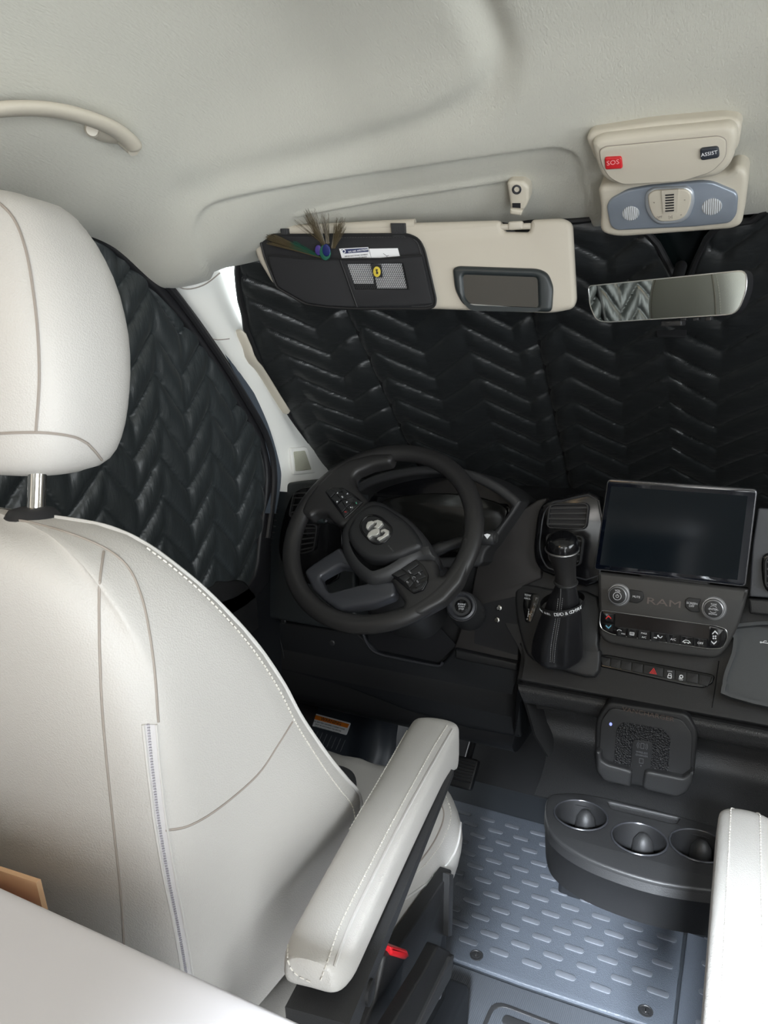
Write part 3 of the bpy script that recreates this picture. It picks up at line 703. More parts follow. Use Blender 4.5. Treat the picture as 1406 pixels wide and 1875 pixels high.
# switch row
FB = Fr((0, 1.345, .64), 33, 0)
cc = .0
q = FB.pp([(1096, 1199), (1112, 1199), (1300, 1234), (1309, 1238), (1304, 1252), (1288, 1260), (1260, 1256), (1100, 1221), (1094, 1212)])
b = M(); b.prism(FB, rnd(q, .004), -.03, .003, .002); sp = link('switch_row_frame', b, gloss, dash)
xs_ = [1099, 1118, 1137, 1157, 1178, 1215, 1236, 1257, 1279, 1304]
top = lambda x: 1199+(x-1096)*.180; bot = lambda x: 1221+(x-1100)*.192
for i in range(9):
    x0, x1 = xs_[i]+.8, xs_[i+1]-.8
    b = M(); ti = 2
    q = FB.pp([(x0, top(x0)+3), (x1, top(x1)+3), (x1-(8 if i == 8 else 1), bot(x1)-3), (x0-(-3 if i == 0 else 1), bot(x0)-3)], .004); b.prism(FB, rnd(q, .001), .001, .0055, .0008); o = link('switch', b, dark, sp)
    c2 = .006
    if i == 4:
        b = M(); a, d = FB.px(1196, 1230, c2); T = lambda r: [(a+r*math.cos(PI/2+2*PI*k/3), d+r*math.sin(PI/2+2*PI*k/3)) for k in range(3)]
        b.prism(FB, T(.0075), c2-.0005, c2, holes=[T(.0052)]); b.prism(FB, T(.0035), c2-.0005, c2, holes=[T(.0016)]); link('hazard_triangle', b, redp, o)
    if i == 5:
        b = M(); a, d = FB.px(1226, 1238, c2); b.prism(FB, rect(a, d-.001, .007, .006, .001), c2-.0005, c2, holes=[rect(a, d-.001, .0045, .0035, .0005)]); b.prism(FB, rect(a, d+.003, .005, .0045, .001), c2-.0005, c2+.0001, holes=[rect(a, d+.003, .0034, .003, .0005)])
        text_m(FB, 'LOCK', a-.0005, d+.0085, .003, c=c2, m=b); link('lock_symbol', b, white, o)
    if i == 6:
        b = M(); a, d = FB.px(1247, 1241, c2); b.prism(FB, circ(a, d+.002, .0034, 16), c2-.0005, c2, holes=[circ(a, d+.002, .0018, 12)]); text_m(FB, 'OFF', a, d-.004, .004, c=c2, m=b); b.prism(FB, rect(a-.0015, d-.0012, .005, .001), c2-.0005, c2); link('traction_symbol', b, white, o)
for px0 in ([(1093, 1165), (1089, 1240)], [(1316, 1210), (1304, 1296)]):
    b = M(); b.tube(drape(dbv, px0, .0006, 6), .0008, 5); link('panel_joint', b, rubber, dash)
# right of the stack: grey block, pocket, vent edge
Fq = Fr((.2, 1.38, .8), 10, 0)
q = Fq.pp([(1388, 930), (1480, 935), (1480, 1100), (1372, 1092), (1378, 1000)]); b = M(); b.prism(Fq, rnd(q, .004), -.03, .004, .003); link('passenger_fascia', b, mat('blue_grey_fascia', (.075, .08, .09), .45, bump=('noise', 900, .3, .0006)), dash)
q = Fq.pp([(1370, 1096), (1480, 1104), (1480, 1135), (1372, 1124)], .008); b = M(); b.prism(Fq, rnd(q, .003), -.03, .008, .004); link('fascia_shelf', b, dark, dash)
q = smooth_poly(Fq.pp([(1394, 1030), (1402, 1014), (1430, 1010), (1470, 1012), (1470, 1088), (1415, 1086), (1398, 1072)], .006), 3, True); b = M(); b.prism(Fq, q, -.01, .012, .004); link('passenger_vent_surround', b, gloss, dash)
vent(Fq, [(1404, 1022), (1460, 1024), (1458, 1078), (1404, 1074)], .014, dash, 4)
Fp = Fr((.18, 1.335, .66), 30, 0)
q = smooth_poly(Fp.pp([(1352, 1150), (1480, 1158), (1480, 1290), (1340, 1272), (1330, 1255), (1334, 1232), (1346, 1200), (1350, 1170)]), 3, True)
b = M(); b.prism(Fp, offset(q if area2(q) > 0 else q[::-1], -.006), -.03, .010, .006, holes=[q]); pk = link('tray_rim', b, mat('tray_plastic', (.06, .064, .068), .40, bump=('noise', 900, .3, .0006)), dash)
b = M(); b.prism(Fp, q, -.012, -.006); link('tray', b, MATS['tray_plastic'], dash)
b = M(); a, d = Fp.px(1400, 1177, -.005); cc = -.0052
b.prism(Fp, rect(a, d, .012, .0012), cc-.0005, cc); b.prism(Fp, circ(a-.006, d, .0016, 12), cc-.0005, cc); b.prism(Fp, [(a+.006, d-.002), (a+.010, d), (a+.006, d+.002)], cc-.0005, cc); b.prism(Fp, [(a-.003, d), (a, d+.003), (a+.003, d+.003), (a+.003, d+.004), (a-.0005, d+.004), (a-.004, d)], cc-.0005, cc)
link('usb_symbol', b, white, dash)
# shift quadrant
Fg = Fr((-.23, 1.355, .68), 25, 0)
q = smooth_poly(Fg.pp([(950, 1072), (1010, 1078), (1095, 1092), (1095, 1180), (1100, 1195), (1090, 1240), (1030, 1228), (975, 1208), (958, 1180), (945, 1120)]), 3, True)
b = M(); b.prism(Fg, q, -.05, .004, .006); qd = link('shifter_bezel', b, dark, dash)
q = rnd(Fg.pp([(960, 1084), (988, 1088), (984, 1110), (972, 1140), (962, 1140), (957, 1110)], .005), .006); b = M(); b.prism(Fg, q, .002, .0055, .001); gp_ = link('gear_indicator', b, gloss, qd)
b = M(); pxt(Fg, 'TOW', 966, 1090, .0055, 0, .006, m=b); pxt(Fg, 'HAUL', 965.5, 1096, .0050, 0, .006, m=b); pxt(Fg, '+', 965, 1134, .008, 0, .006, m=b)
a, d = Fg.px(967, 1124, .006); b.prism(Fg, rect(a, d, .0012, .013), .0055, .006); b.prism(Fg, rect(a+.0025, d, .005, .0012), .0055, .006); pxt(Fg, '-', 968, 1115, .008, 0, .006, m=b)
link('lettering', b, white, gp_)
b = M()
for s, x, y in (('P', 982, 1097), ('R', 979, 1107), ('N', 976, 1117), ('D', 973.5, 1126)): pxt(Fg, s, x, y, .0085, 0, .006, m=b)
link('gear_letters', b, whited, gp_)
# shift lever
sl = thing('shift_lever', 'black gear shift lever with gathered leather boot beside the touchscreen', 'gear lever', aY(1025, 1215, 1.30))
def P3(x, y, Y): return aY(x, y, Y)
ctr = [((1020, 1205), 1.325, .046), ((1019, 1190), 1.323, .050), ((1021, 1165), 1.315, .048), ((1026, 1135), 1.305, .042), ((1031, 1110), 1.297, .035), ((1034, 1090), 1.290, .0285), ((1036, 1075), 1.283, .022), ((1036, 1066), 1.28, .0195)]
R = []
for i in range(36):
    t = i/35*(len(ctr)-1); k = min(int(t), len(ctr)-2); f = t-k
    cx = lerp(ctr[k][0][0], ctr[k+1][0][0], f); cy = lerp(ctr[k][0][1], ctr[k+1][0][1], f); Y = lerp(ctr[k][1], ctr[k+1][1], f); r = lerp(ctr[k][2], ctr[k+1][2], f)
    c = P3(cx, cy, Y); s = i/35; ring = []
    for j in range(64):
        a = 2*PI*j/64; rr = r*(1+(.13*math.cos(3*a+.7+.8*s)+.06*math.cos(7*a+2*s))*(1-s)**.6*min(1, s*6+.25))
        if i < 3: rr *= (.86, .95, 1)[i]
        ring.append(c+V((rr*.86*math.cos(a), rr*.75*math.sin(a), rr*.30*math.sin(a))))
    R.append(ring)
bo = M().rings(R); link('boot', bo, lever_l, sl, ang=80); bob = bo.bvh()
b = M()
for o_ in (0,):
    ln = drape(bob, [(1010, 1212), (1013, 1180), (1018, 1150), (1023, 1120), (1026, 1095), (1027, 1076)], .0008, 5); b.tube(ln, .0010, 6)
link('boot_seam', b, mat('boot_thread', (.10, .10, .10), .5), sl)
b = stitches(drape(bob, [(1007, 1211), (1009, 1180), (1014, 1150), (1019, 1120), (1022, 1095)], .0006, 5), .004, .0004, .0024)
sb = stitches(drape(bob, [(1014, 1212), (1017, 1180), (1022, 1150), (1027, 1120), (1030, 1095)], .0006, 5), .004, .0004, .0024); b.add(sb.v, sb.f); link('stitching', b, whited, sl)
hd = [((1036, 1066), 1.28, .0185), ((1035, 1050), 1.277, .0185), ((1032, 1030), 1.272, .0215), ((1030, 1018), 1.268, .0245), ((1029, 1005), 1.264, .0275), ((1029, 994), 1.262, .0275), ((1030, 984), 1.262, .0235), ((1031, 978), 1.262, .014), ((1031, 976), 1.262, .001)]
R = [[P3(c[0], c[1], Y)+V((r*math.cos(2*PI*j/40), r*.85*math.sin(2*PI*j/40)*.95, r*.30*math.sin(2*PI*j/40))) for j in range(40)] for c, Y, r in hd]
b = M(); b.rings(R[:5]); link('handle', b, rimm, sl, ang=60)
R2 = [[p+(p-P3(*hd[4+i][0], hd[4+i][1]))*.03 for p in r] for i, r in enumerate(R[4:])]
R2 = [[p for p in R[3]]]+R2 if False else R2
b = M(); b.rings(R2); link('knob', b, gloss, sl, ang=60)
b = M(); b.tube([p for p in R2[0]], .0018, 8, closed=True); link('knob_ring', b, steel, sl)
b = M(); b.tube(R[0], .003, 8, closed=True); link('collar', b, dark2, sl)
# bracelet on the boot
wb = thing('wristband', 'black fabric festival wristband with white letters looped around the gear lever boot', 'wristband', P3(1028, 1115, 1.25))
c = P3(1030, 1107, 1.295); band = []
Nn = 48
def bandp(a, dz=0): return c+V((.0400*math.cos(a)*.98-.001, -.036*math.sin(a)*1.0, -.010*math.sin(a)+.007*math.cos(a)+dz+.002))
b = M(); b.rings([[bandp(2*PI*k/Nn, .006), bandp(2*PI*k/Nn, -.006), bandp(2*PI*k/Nn, -.006)+(c-bandp(2*PI*k/Nn)).normalized()*.001, bandp(2*PI*k/Nn, .006)+(c-bandp(2*PI*k/Nn)).normalized()*.001] for k in range(Nn)], loop=True)
link('band', b, binding, wb)
b = M(); s = 'DEAD & COMPANY'; s0 = 'URAL GIRL  '
fullt = s0+s
for i, ch in enumerate(fullt):
    a = PI*.86-(i+.5)/len(fullt)*PI*.74
    p = bandp(a); q1 = bandp(a-.02)
    if ch == ' ': continue
    f = Fr((0, 0, 0)); f.o = p; f.u = (q1-p).normalized(); f.n = (p-c); f.n = (f.n-f.u*f.n.dot(f.u)).normalized(); f.v = f.n.cross(f.u)
    if f.v.z < 0: f.v = -f.v
    text_m(f, ch, 0, 0, 0.0088 if i >= len(s0) else .0055, c=.0010, m=b)
link('lettering', b, white, wb)
# wireless charger
wc = thing('phone_charger', 'black wireless phone charging cradle above the cup holders', 'charger', aY(1180, 1450, 1.31))
FC = Fr(aY(1180, 1370, 1.300), 4, 4)
q = rnd(FC.pp([(1112, 1285), (1258, 1307), (1278, 1340), (1270, 1430), (1250, 1456), (1110, 1430), (1089, 1400), (1090, 1320)]), .012)
b = M(); b.prism(FC, q, -.09, .0, .005); link('body', b, dark, wc)
q = rnd(FC.pp([(1118, 1296), (1248, 1317), (1268, 1345), (1264, 1425), (1100, 1395), (1096, 1385), (1100, 1320)], .004), .010)
b = M(); b.prism(FC, q, -.001, .004, .002); link('faceplate', b, dark2, wc)
q = rnd(FC.pp([(1140, 1322), (1215, 1335), (1228, 1352), (1222, 1425), (1123, 1404), (1129, 1335)], .005), .006)
b = M(); b.prism(FC, q, .003, .0058, .0008); link('rubber_pad', b, mat('diamond_rubber', (.02, .02, .022), .5, bump=('voronoi', 330, 1.0, .003)), wc)
q = rnd(FC.pp([(1161, 1355), (1190, 1358), (1195, 1365), (1188, 1440), (1152, 1430), (1157, 1362)], .007), .005)
b = M(); b.prism(FC, q, .004, .0070, .0008); tg = link('centre_tongue', b, dark, wc)
b = M(); cz = .0074; a, d = FC.px(1176, 1366, cz)
b.prism(FC, rect(a, d, .006, .010, .001), cz-.0005, cz, holes=[rect(a, d, .0046, .0086, .0008)])
for sg in (0, PI):
    for r in (.0060, .0085): b.rings([[FC.P(a+rr*math.cos(t+sg), d+rr*math.sin(t+sg), cz) for rr in (r, r+.0008)] for t in [-.7+1.4*k/8 for k in range(9)]], closed=False)
text_m(FC, 'WIRELESS', a, d-.0125, .0046, c=cz, m=b); text_m(FC, 'CHARGER', a, d-.0180, .0046, c=cz, m=b)
b.prism(FC, rect(a, d-.028, .007, .009, .0005), cz-.0005, cz, holes=[rect(a, d-.028, .0058, .0078, .0003)]); b.prism(FC, circ(a, d-.037, .0010, 10), cz-.0005, cz); link('embossed_marks', b, mat('embossed_grey', (.14, .14, .15), .4), tg)
b = M(); pxt(FC, 'VANCHARGER', 1186, 1308, .0115, -3, .0044, sx=1.15, m=b); link('lettering', b, mat('copper_lettering', (.16, .12, .10), .35, metal=.5), wc)
b = M(); b.prism(FC, circ(*FC.px(1118, 1326, .0045), .0024, 14, .0030), .003, .0048); link('status_light', b, mat('blue_led', (.25, .3, .8), .3, emit=((.3, .35, 1), 1.0)), wc)
for pts in ([(1090, 1374), (1101, 1376), (1102, 1392), (1112, 1398), (1152, 1409), (1158, 1414), (1154, 1442), (1105, 1430), (1092, 1412)], [(1180, 1414), (1188, 1411), (1250, 1424), (1266, 1412), (1270, 1412), (1268, 1432), (1256, 1452), (1240, 1460), (1182, 1447), (1176, 1440)]):
    b = M(); b.prism(FC, rnd(FC.pp(pts, .018), .004), -.01, .020, .005); link('cradle_lip', b, dark2, wc)
# centre console recess + cup holder unit
con = thing('cup_holder_console', 'black lower console with three cup holders below the dashboard centre', 'console', (.05, 1.25, .3))
HZ = FrZ(.46)
o_top = smooth_poly(HZ.pp([(998, 1478), (1004, 1462), (1020, 1456), (1070, 1457), (1170, 1478), (1295, 1512), (1420, 1545), (1430, 1600), (1390, 1640), (1300, 1634), (1200, 1618), (1110, 1590), (1050, 1562), (1012, 1532), (1000, 1505)]), 4, True)
o_bot = [(x*.985+.002, y*.97+.035) for x, y in o_top]
cups = [(HZ.px(1063, 1496), .0425), (HZ.px(1170, 1540), .0415), (HZ.px(1278, 1552), .0415)]
cups += [((cups[2][0][0]+.10, cups[2][0][1]+.02), .0385)]
slot = rnd(HZ.pp([(1113, 1471), (1244, 1501), (1236, 1512), (1120, 1484)]), .005)
holes = [circ(x, y, r, 40) for (x, y), r in cups[:3]]+[slot]
b = M(); b.prism(HZ, o_top, -.004, .004, .004, holes=holes)
ct = link('tray_top', b, dark2, con)
b = M(); T = o_top; N = len(T)
lo = FrZ(0)
R = [[V((x, y, .457)) for x, y in T], [V((x*1.0, y-.004, .445)) for x, y in T], [V((x, y+.002, .44)) for x, y in T], [V((x*.99, lerp(1.35, y, .94), .375)) for x, y in T], [V((x*.97, lerp(1.35, y, .84), .36)) for x, y in T]]
b.rings(R, cap0=False); link('tray_skirt', b, dark, con)
for (x, y), r in cups[:3]:
    b = M(); b.lathe((x, y, .464), (0, 0, -1), [(r, 0), (r*.97, .004), (r*.92, .07), (r*.85, .075), (.0001, .075)], 40, cap0=False); cu = link('cup_well', b, dark, con)
    b = M(); cxx, cyy = x+r*.10, y+r*.55
    b.lathe((cxx, cyy, .46), (0, 0, -1), [(.0001, -.001), (.008, .002), (.0155, .014), (.0175, .03), (.015, .05), (.006, .06)], 24); link('grip_bump', b, dark2, cu)
    b = M(); b.tube([V((x+(r+.001)*math.cos(a), y+(r+.001)*math.sin(a), .4645)) for a in [2*PI*k/40 for k in range(40)]], .0016, 6, closed=True); link('rim', b, silk, cu)
b = M(); b.prism(FrZ(.452), slot, -.004, .0); link('slot_floor', b, dark, con)
# back wall and cheeks of the recess, with curved fillet into the tray
xl = lambda z: interp([(.36, -.172), (.455, -.172), (.465, -.195), (.50, -.212), (.56, -.232), (.60, -.248)], z)
G = []
for i in range(41):
    u = i/40; row = []
    for (Y, Z) in smooth_poly([(1.36, .603), (1.332, .602), (1.322, .596), (1.322, .585), (1.326, .570), (1.338, .562), (1.37, .560), (1.395, .545), (1.40, .52), (1.40, .50), (1.385, .475), (1.345, .464), (1.27, .459), (1.20, .457)], 4):
        row.append((lerp(xl(Z), .62, u), Y, Z))
    G.append(row)
b = M(); b.grid(G); link('recess', b, mat('coarse_console_plastic', (.034, .034, .035), .42, bump=('voronoi', 520, .5, .001), vary=.15), con, ang=60)
b = M(); b.rings([[V((xl(z)-.004, 1.60, z)), V((xl(z)-.004, 1.333, z)), V((xl(z)+.002, 1.330, z)), V((xl(z)+.006, 1.345, z)), V((xl(z)+.006, 1.60, z))] for z in (.44, .46, .50, .55, .585, .60)]); link('console_cheek', b, dark2, con)
b = M(); b.box((.25, 1.70, .24), (.90, .30, .48), .01); link('console_base', b, darkn, con)
b = M(); Fl = Fr(aY(1000, 1297, 1.37), 10, 0); b.prism(Fl, rnd(Fl.pp([(975, 1284), (1026, 1288), (1024, 1300), (974, 1298)]), .003), 0, .0015, .0007); link('blank_plate', b, dark, con)
b = M(); pp_ = [aZ(x, y, .335) for x, y in ((1093, 1634), (1110, 1641), (1140, 1648), (1175, 1658))]; b.sweep(pp_, [(-.004, -.0005), (.004, -.0005), (.004, .0005), (-.004, .0005)]); link('label_edge', b, paper, con)
# ================================================================== STEERING WHEEL
sw = thing('steering_wheel', 'black leather steering wheel with silver ram head emblem', 'steering wheel', Wc)
b = M(); RR = .180
b.rings([[Fw.P((RR+.0175*math.cos(p)*(1))*math.cos(t), (RR+.0175*math.cos(p))*math.sin(t), .0145*math.sin(p)) for p in [2*PI*j/20 for j in range(20)]] for t in [2*PI*k/120 for k in range(120)]], loop=True)
link('rim', b, rimm, sw, ang=80)
z3 = lambda pts, c=0: Fw.pp([(460+x/2.93, 800+y/2.93) for x, y in pts], c)
def plate(name, pts, c0, c1, bev, mt, r=.006, holes=(), parent=None, seg=4, sm=False, at_c=None):
    q = z3(pts, c1 if at_c is None else at_c); q = smooth_poly(q, 3, True) if sm else rnd(q, r)
    b = M(); b.prism(Fw, q, c0, c1, bev, seg, [rnd(z3(h, c1), .006) for h in holes]); return link(name, b, mt, parent or sw, ang=50)
# spokes
plate('spoke', [(262, 400), (290, 330), (350, 250), (430, 175), (520, 115), (640, 85), (760, 82), (745, 130), (640, 150), (560, 185), (540, 215), (555, 260), (630, 345), (600, 420), (480, 480), (430, 440), (395, 400), (340, 405), (310, 430)], -.010, .016, .010, rimm, .008)
plate('spoke', [(880, 640), (985, 650), (990, 700), (1003, 742), (1040, 735), (1085, 690), (1120, 610), (1145, 520), (1175, 540), (1170, 660), (1120, 780), (1030, 880), (900, 950), (770, 955), (800, 925), (820, 885), (740, 760)], -.010, .014, .009, rimm, .008)
plate('spoke', [(475, 585), (310, 690), (280, 720), (330, 820), (400, 880), (470, 925), (640, 900), (770, 850), (770, 770), (650, 770), (560, 700)], -.012, .010, .007, silk, .008, holes=[[(365, 748), (470, 690), (560, 700), (640, 775), (560, 795), (420, 832), (395, 815)]])
# airbag hub
hub = [(480, 540), (500, 470), (560, 400), (620, 350), (690, 345), (780, 395), (860, 450), (940, 540), (985, 620), (980, 655), (900, 665), (820, 720), (740, 765), (650, 790), (590, 760), (530, 700), (490, 620)]
plate('hub', hub, -.03, .026, .020, dark2, sm=True, seg=6, at_c=.015)
pad = [(515, 490), (560, 415), (620, 365), (690, 358), (770, 405), (840, 460), (900, 540), (905, 585), (850, 612), (780, 640), (700, 655), (620, 650), (560, 610), (520, 550)]
plate('airbag_cover', pad, .01, .036, .011, dark, sm=True, seg=5)
e5 = lambda pts, c: Fw.pp([(580+x/4.39, 860+y/4.39) for x, y in pts], c)
q = smooth_poly(e5([(345, 440), (375, 385), (430, 358), (500, 368), (560, 412), (605, 465), (600, 525), (560, 575), (500, 602), (440, 590), (385, 540), (350, 490)], .037), 3, True)
b = M(); b.prism(Fw, q, .034, .038, .0015, holes=[offset(q if area2(q) > 0 else q[::-1], .004)]); em = link('emblem', b, gloss, sw)
b = M(); b.prism(Fw, offset(q if area2(q) > 0 else q[::-1], .003), .034, .0355); link('emblem_ground', b, dark, em)
for i, p in enumerate(([(395, 445), (408, 418), (440, 408), (462, 415), (455, 432), (432, 445), (408, 478), (393, 470)],
          [(455, 410), (490, 400), (523, 412), (530, 432), (503, 462), (480, 470), (455, 462), (478, 440), (480, 425), (462, 430)],
          [(400, 535), (415, 505), (445, 480), (490, 465), (505, 480), (500, 510), (470, 530), (440, 530), (415, 552)],
          [(510, 485), (545, 472), (580, 488), (577, 520), (540, 545), (500, 570), (480, 560), (488, 545), (530, 528), (548, 505), (530, 495), (512, 503)])):
    b = M(); b.prism(Fw, rnd(e5(p, .042), .0008, 2), .035, .042, .0012, 2); link('ram_head_relief', b, mat('satin_chrome', (.92, .90, .86), .32, metal=.85), em, ang=20)
# button pods
def pod(outline, btns, parent):
    plate_ = plate('button_pod', outline, .010, .0185, .001, gloss, .002)
    out = []
    for q in btns:
        b = M(); b.prism(Fw, rnd(z3(q, .0195), .0006), .017, .0203, .0007); out.append(link('button', b, dark, plate_))
    return plate_, out
pl1, bt1 = pod([(395, 295), (425, 270), (490, 272), (540, 300), (600, 350), (500, 440), (440, 360)],
    [[(402, 296), (428, 276), (450, 300), (425, 325)], [(430, 277), (470, 274), (492, 292), (452, 298)], [(474, 274), (500, 280), (540, 318), (512, 330)], [(430, 330), (452, 305), (480, 335), (458, 362)], [(458, 300), (490, 298), (512, 332), (482, 338)], [(485, 342), (512, 336), (535, 358), (508, 378)], [(462, 366), (484, 345), (508, 382), (486, 404)], [(543, 325), (596, 350), (575, 365), (545, 350)], [(515, 380), (540, 360), (560, 372), (530, 402)], [(488, 408), (510, 388), (524, 406), (500, 428)]], sw)
b = M()
for x, y, s in ((463, 300, 1), (516, 304, 1), (460, 348, -1), (512, 350, -1)):
    a, d = z3([(x, y)], .0207)[0]; t = .0017; b.prism(Fw, [(a-t, d-t*.8*s), (a+t, d-t*.8*s), (a, d+t*1.1*s)][::1], .0203, .0208)
a, d = z3([(488, 322)], .0207)[0]; text_m(Fw, 'OK', a, d, .0036, -35, .0207, m=b)
a, d = z3([(537, 378)], .0207)[0]; b.rings([[Fw.P(a+r*math.cos(t), d+r*math.sin(t), .0207) for r in (.002, .0028)] for t in [-.6+1.4*k/6 for k in range(7)]], closed=False); b.prism(Fw, circ(a-.0015, d, .0012, 10), .0203, .0208)
link('button_symbols', b, white, pl1)
def phone(x, y, mt, s):
    a, d = z3([(x, y)], .0207)[0]; b = M(); b.rings([[Fw.P(a+r*math.cos(t), d+r*math.sin(t), .0207) for r in (.0022, .0034)] for t in [s+1.9*k/8 for k in range(9)]], closed=False); return b
link('call_symbol', phone(570, 352, 0, 2.8), mat('green_print', (.1, .5, .3), .5), pl1); link('hang_up_symbol', phone(503, 408, 0, .6), redp, pl1)
pl2, bt2 = pod([(748, 738), (885, 655), (925, 690), (948, 735), (945, 775), (920, 820), (868, 838), (840, 818)],
    [[(756, 738), (800, 712), (832, 732), (786, 752)], [(806, 708), (880, 664), (898, 684), (838, 728)], [(790, 756), (832, 736), (850, 752), (822, 778)], [(842, 730), (900, 690), (920, 716), (872, 742)], [(828, 782), (856, 762), (870, 782), (848, 806)], [(876, 748), (922, 722), (936, 748), (890, 768)], [(852, 742), (872, 746), (888, 762), (872, 778), (856, 762)], [(876, 784), (900, 770), (912, 790), (884, 806)], [(850, 814), (884, 812), (928, 772), (940, 772), (915, 812), (868, 830)]], sw)
b = M()
for s, x, y in (('CANC', 850, 725), ('SET+', 903, 733), ('SET-', 838, 780), ('RES', 892, 776)):
    a, d = z3([(x, y)], .0207)[0]; text_m(Fw, s, a, d, .0034, -38, .0208, m=b)
a, d = z3([(872, 756)], .0207)[0]; b.rings([[Fw.P(a+r*math.cos(t), d+r*math.sin(t), .0208) for r in (.002, .0027)] for t in [4.6*k/12 for k in range(13)]], closed=False)
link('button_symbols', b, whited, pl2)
a, d = z3([(748, 598)], .0365)[0]; b = text_m(Fw, 'SRS AIRBAG', a, d, .0034, -38, .0363); link('lettering', b, mat('embossed_black', (.07, .07, .07), .4), sw)
# ================================================================== SUN VISOR GROUP
FV = Fr(aY(760, 480, 1.115), -8, 8)
vis = thing('sun_visor', 'ivory sun visor folded down at the top left of the windshield', 'sun visor', FV.P(0, .06, 0))
q = rnd(FV.pp([(463, 452), (482, 444), (545, 415), (740, 408), (915, 403), (922, 424), (968, 425), (972, 402), (1030, 399), (1047, 408), (1055, 552), (1048, 566), (1012, 574), (780, 566), (540, 545), (497, 520), (470, 475)]), [.01, .01, .006, .005, .006, .004, .004, .006, .02, .02, .03, .03, .02, .01, .01, .01, .01])
b = M(); b.prism(FV, q, -.020, .0, .008, 4); link('panel', b, visorm, vis)
b = M(); b.tube([FV.P(*FV.px(x, y, -.008), -.008) for x, y in ((520, 423), (700, 414), (760, 411))], .0085, 14); link('pivot_rod', b, visorm, vis)
b = M(); b.tube([FV.P(*FV.px(x, y, -.006), -.006) for x, y in ((915, 416), (972, 414))], .0045, 10); b.box(FV.P(*FV.px(944, 413, -.006), -.006), (.022, .012, .012), .003, FV); link('clip_pin', b, visorm, vis)
q = rnd(FV.pp([(828, 492), (838, 487), (985, 492), (1003, 500), (1013, 525), (1010, 572), (862, 566), (845, 556), (832, 530)], .006), .008)
b = M(); b.prism(FV, q, -.002, .008, .006, 4, holes=[rnd(FV.pp([(846, 503), (983, 508), (985, 564), (864, 562), (850, 545)], .008), .006)]); vm = link('mirror_frame', b, mat('dark_green_black_plastic', (.022, .028, .030), .4), vis)
b = M(); b.prism(FV, rnd(FV.pp([(844, 500), (986, 506), (988, 567), (862, 565), (848, 546)], .003), .004), 0, .003); link('vanity_mirror', b, mirrord, vm)
b = M(); b.prism(FV, FV.pp([(854, 556), (986, 566), (986, 569), (856, 561)], .005), .003, .006); link('hinge_edge', b, steel, vm)
# visor pivot bracket
Fb = Fr(aY(516, 410, 1.10), -35, 12)
br = thing('visor_bracket', 'ivory oval visor pivot bracket with two screws at the top left', 'bracket', Fb.o)
q = smooth_poly(Fb.pp([(478, 408), (483, 396), (500, 389), (525, 388), (545, 395), (555, 408), (550, 418), (530, 424), (500, 430), (484, 424)]), 3, True)
b = M(); b.prism(Fb, q, -.02, .006, .005); link('base', b, trimw, br)
b = M(); b.tube([Fb.P(*Fb.px(510, 412, .005), .0), Fb.P(*Fb.px(512, 418, .008), .012), Fb.P(*Fb.px(522, 428, .008), .012)], [.009, .007, .006], 12); link('pivot_arm', b, trimw, br)
for x, y in ((497, 416), (534, 416)):
    b = M(); o = Fb.P(*Fb.px(x, y, .006), .006); b.lathe(o, Fb.n, [(.0055, -.002), (.0055, .001), (.0035, .0015), (.0025, -.001), (.0001, -.001)], 16); link('screw', b, dark2, br)
# visor clip
Fc_ = Fr(aY(948, 360, 1.14), -35, 5)
cl_ = thing('visor_clip', 'small ivory visor hook with one screw above the folded visor', 'clip', Fc_.o)
b = M(); q = rnd(Fc_.pp([(929, 332), (936, 327), (960, 328), (970, 338), (970, 365), (962, 380), (955, 382), (936, 378), (934, 360)]), .004); b.prism(Fc_, q, -.02, .008, .005); link('body', b, trimw, cl_)
b = M(); b.prism(Fc_, rnd(Fc_.pp([(934, 380), (958, 384), (955, 394), (934, 391)], .006), .003), -.01, .010, .003); link('hook', b, trimw, cl_)
b = M(); b.prism(Fc_, Fc_.pp([(938, 372), (953, 372), (953, 381), (938, 380)], .0085), .004, .0088); link('slot', b, rubber, cl_)
b = M(); o = Fc_.P(*Fc_.px(946, 347, .008), .008); b.lathe(o, Fc_.n, [(.007, -.002), (.007, .001), (.005, .0015), (.003, -.001), (.0001, -.001)], 20); link('screw', b, silk, cl_)
# organiser
z1 = lambda pts, c=0: FV.pp([(440+x/3.515, 360+y/3.515) for x, y in pts], c)
og = thing('visor_organizer', 'black neoprene pocket organizer strapped to the sun visor', 'organizer', FV.P(-.15, 0, .01))
q = rnd(z1([(128, 280), (160, 248), (1080, 243), (1150, 275), (1185, 345), (1258, 660), (1252, 705), (1205, 722), (740, 722), (560, 712), (420, 692), (235, 585), (160, 400)], .008), .008)
b = M(); b.prism(FV, q, .0005, .008, .003); link('back_panel', b, neop, og)
b = M(); b.tube([FV.P(x, y, .008) for x, y in q], .0022, 6, closed=True); link('edging', b, binding, og)
q = rnd(z1([(178, 378), (400, 398), (638, 405), (745, 712), (560, 704), (425, 684), (240, 580), (190, 440)], .014), .003)
b = M(); b.prism(FV, q, .006, .0145, .002); pk1 = link('pocket', b, neop, og)
b = M(); b.tube([FV.P(x, y, .0145) for x, y in z1([(178, 378), (400, 398), (638, 405)], .0145)], .0014, 6); link('pocket_hem', b, binding, pk1)
q = rnd(z1([(642, 405), (900, 402), (1165, 378), (1235, 690), (1080, 705), (752, 710)], .016), .003)
win = z1([(680, 435), (1045, 430), (1085, 597), (738, 597)], .016)
b = M(); b.prism(FV, q, .011, .0165, .002, holes=[win]); pk2 = link('pocket', b, neop, og)
